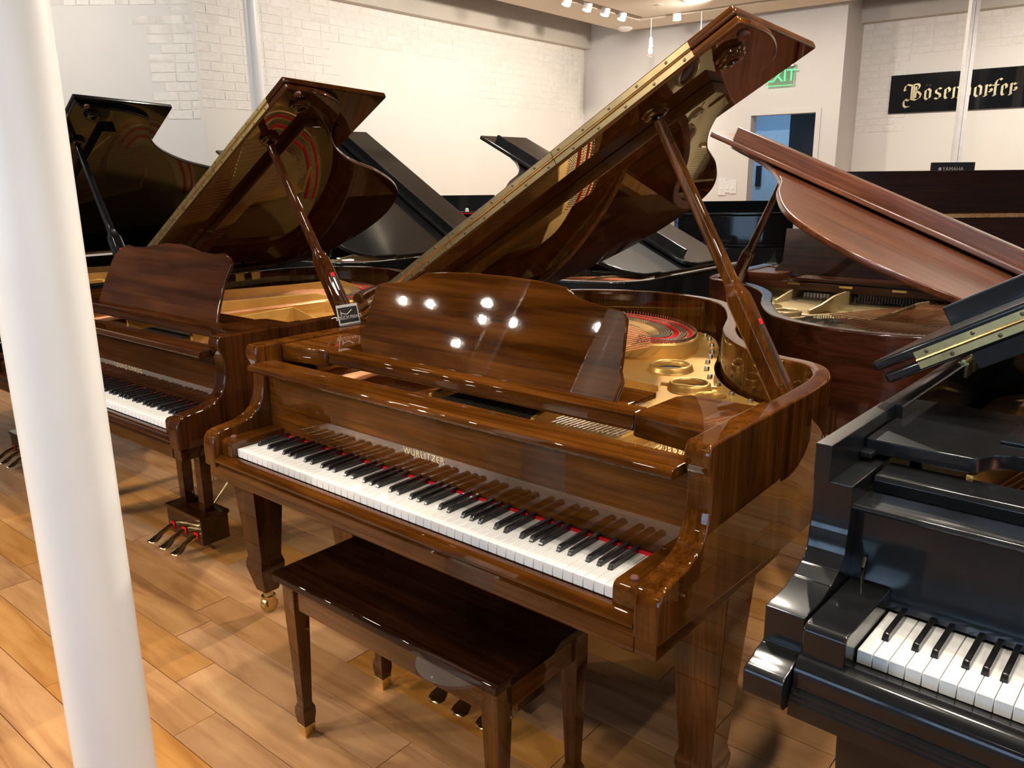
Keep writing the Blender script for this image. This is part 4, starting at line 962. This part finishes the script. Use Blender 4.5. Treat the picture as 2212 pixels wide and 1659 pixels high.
# exit sign, switches
ex = thing('exit_sign', 'edge-lit green exit sign on the far wall above the doorway', 'sign', rm(-3.80, B_FAR - .05, 2.52), -(math.pi / 2 - (math.pi / 2 - WA)))
ex.rotation_euler = (0, 0, math.atan2(D2.y, D2.x))
bm = NB(); box(bm, -.155, .155, -.004, .004, -.10, .10); obj('panel', bm, M['exitglass'], ex)
bm = NB(); box(bm, -.16, .16, -.02, .05, .10, .128); obj('housing', bm, M['steel'], ex, bevel=.004)
bm = NB(); box(bm, -.155, .155, -.005, .005, -.103, -.096); obj('glow_edge', bm, M['exitgreen'], ex)
text('lettering', 'EXIT', .185, M['exitgreen'], ex, Matrix.Translation((.01, -.006, 0)) @ Matrix.Rotation(R(90), 4, 'X'), .001, .95)
for i, (px, w_, h_, lab) in enumerate([(1560, .10, .20, 'tall white thermostat plate, leftmost of three beside the far doorway'), (1573, .065, .14, 'narrow white switch plate, middle of three beside the far doorway'), (1584, .085, .16, 'white double switch plate nearest the far doorway frame')]):
    d = fw + rr * ((px - 1106) / F_PX) - uu * ((404 - 829.5) / F_PX); t = (B_FAR - .001) / d.dot(D1); p = d * t + Vector((0, 0, CAM_Z))
    sw = thing('switch_plate', lab, 'switch', p, math.atan2(D2.y, D2.x)); bm = NB(); box(bm, -w_ / 2, w_ / 2, -.012, 0, -h_ / 2, h_ / 2); obj('plate', bm, M['white'], sw, bevel=.004)
    bm = NB(); box(bm, -.014, .014, -.018, -.011, -.03, .03); obj('rocker', bm, M['white'], sw, bevel=.003)
# small dark sign on a stand behind the mahogany upright
p = pix_at_y(2058, 359, 6.6); st = thing('sign_stand', 'small dark maker sign standing behind the open mahogany upright', 'sign', (p.x, p.y, 0), R(3))
bm = NB(); box(bm, -.178, .178, -.006, .006, 1.30, 1.515); obj('sign_panel', bm, M['signgrey'], st, bevel=.002)
bm = NB(); tube(bm, [(0, .012, .02), (0, .012, 1.35)], .012, 10); lathe(bm, [(.14, 0), (.14, .012), (.02, .025)], (0, .012, 0), 24); obj('post', bm, M['frame'], st)
text('lettering', 'YAMAHA', .042, M['paper'], st, Matrix.Translation((.0, -.0075, 1.463)) @ Matrix.Rotation(R(90), 4, 'X'), .0005)
bm = NB(); lathe(bm, [(.013, 0), (.013, .001), (.002, .0012)], (-.105, -.0062, 1.465), 14, Matrix.Rotation(R(90), 4, 'X')); obj('emblem', bm, M['paper'], st)
# ------------------------------------------------------------------ ceiling fittings
def track(label, p, tilt):
    t = thing('track_light', label, 'lamp', p, 0, None)
    bm = NB(); tube(bm, [(0, 0, .12), (0, 0, .0)], .012, 8); obj('stem', bm, M['white'], t)
    a = Vector(tilt).normalized(); q = a.to_track_quat('-Z', 'Y').to_matrix().to_4x4()
    bm = NB(); lathe(bm, [(.030, .02), (.047, .01), (.050, -.06), (.046, -.064)], (0, 0, 0), 20, q); hd = obj('housing', bm, M['white'], t)
    bm = NB(); lathe(bm, [(.044, -.060), (.044, -.066), (.02, -.070)], (0, 0, 0), 20, q); obj('lens', bm, M['lamp'], hd)
names = ['leftmost', 'second', 'third', 'fourth']
for i, b in enumerate((7.42, 7.80, 8.15, 8.50)): track('white track lamp in the ceiling slot, %s of the four along the brick wall' % names[i], rm(-5.2, b, 3.20), (-.3, -.1, -1))
track('white track lamp alone in the ceiling slot facing the far wall', rm(-4.75, 8.93, 3.20), (.1, .3, -1))
p = pix_at_z(1494, 0, 3.199); dl = thing('downlight', 'round recessed downlight at the top edge of the ceiling', 'lamp', p)
bm = NB(); lathe(bm, [(.085, 0), (.085, -.008), (.065, -.012), (.062, 0)], n=28); obj('ring', bm, M['white'], dl)
bm = NB(); lathe(bm, [(.062, -.002), (.05, -.006), (.01, -.009)], n=24); obj('lens', bm, M['lamp'], dl)
p = pix_at_z(1350, 60, 3.2); sd = thing('smoke_detector', 'white domed smoke detector at the corner of the ceiling', 'detector', p)
bm = NB(); lathe(bm, [(.09, 0), (.09, -.012), (.075, -.03), (.04, -.042), (.005, -.045)], n=28); obj('dome', bm, M['white'], sd)
bm = NB(); lathe(bm, [(.094, .0), (.094, -.006)], n=28); obj('base_ring', bm, M['white'], sd)
def pendant(label, px, py, zb):
    p = pix_at_z(px, py, 3.2); t = thing('pendant_lamp', label, 'lamp', (p.x, p.y, 3.2))
    bm = NB(); tube(bm, [(0, 0, 0), (0, 0, zb + .22)], .005, 6); obj('cord', bm, M['white'], t)
    bm = NB(); lathe(bm, [(.012, zb + .22), (.022, zb + .20), (.024, zb + .13), (.030, zb + .125), (.032, zb + .11)][::-1], n=16); obj('socket', bm, M['white'], t)
    bm = NB(); lathe(bm, [(.030, zb + .11), (.034, zb + .05), (.046, zb + .01), (.047, zb)][::-1], n=20); obj('shade', bm, M['glass'], t)
    bm = NB(); lathe(bm, [(.012, zb + .11), (.018, zb + .07), (.014, zb + .035), (.003, zb + .03)][::-1], n=12); obj('bulb', bm, M['bulb'], t)
pendant('glass pendant lamp on a white cord over the walnut lid', 1407, 40, -.42)
pendant('glass pendant lamp nearly hidden behind the top of the walnut lid', 1516, 24, -.42)
for i, (px, py) in enumerate([(1426, 10)]):
    p = pix_at_z(px, py, 3.2); sp = thing('sprinkler', 'small round sprinkler cover on the ceiling panel', 'fitting', p); bm = NB(); lathe(bm, [(.035, 0), (.035, -.004), (.01, -.006)], n=20); obj('cover', bm, M['soffit'], sp)

sm = thing('sheet_music', 'white sheet of music standing on the ledge of the gloss black upright', 'paper', (2.27, 6.02 + .236, .9232))
bm = NB(); prism(bm, [(.12, 0), (.12, .20), (-.12, .20), (-.12, 0)], -.001, .001, 'y', lambda q: Vector((q[0], q[1] + q[2] * .06, q[2]))); obj('page', bm, M['paper'], sm)
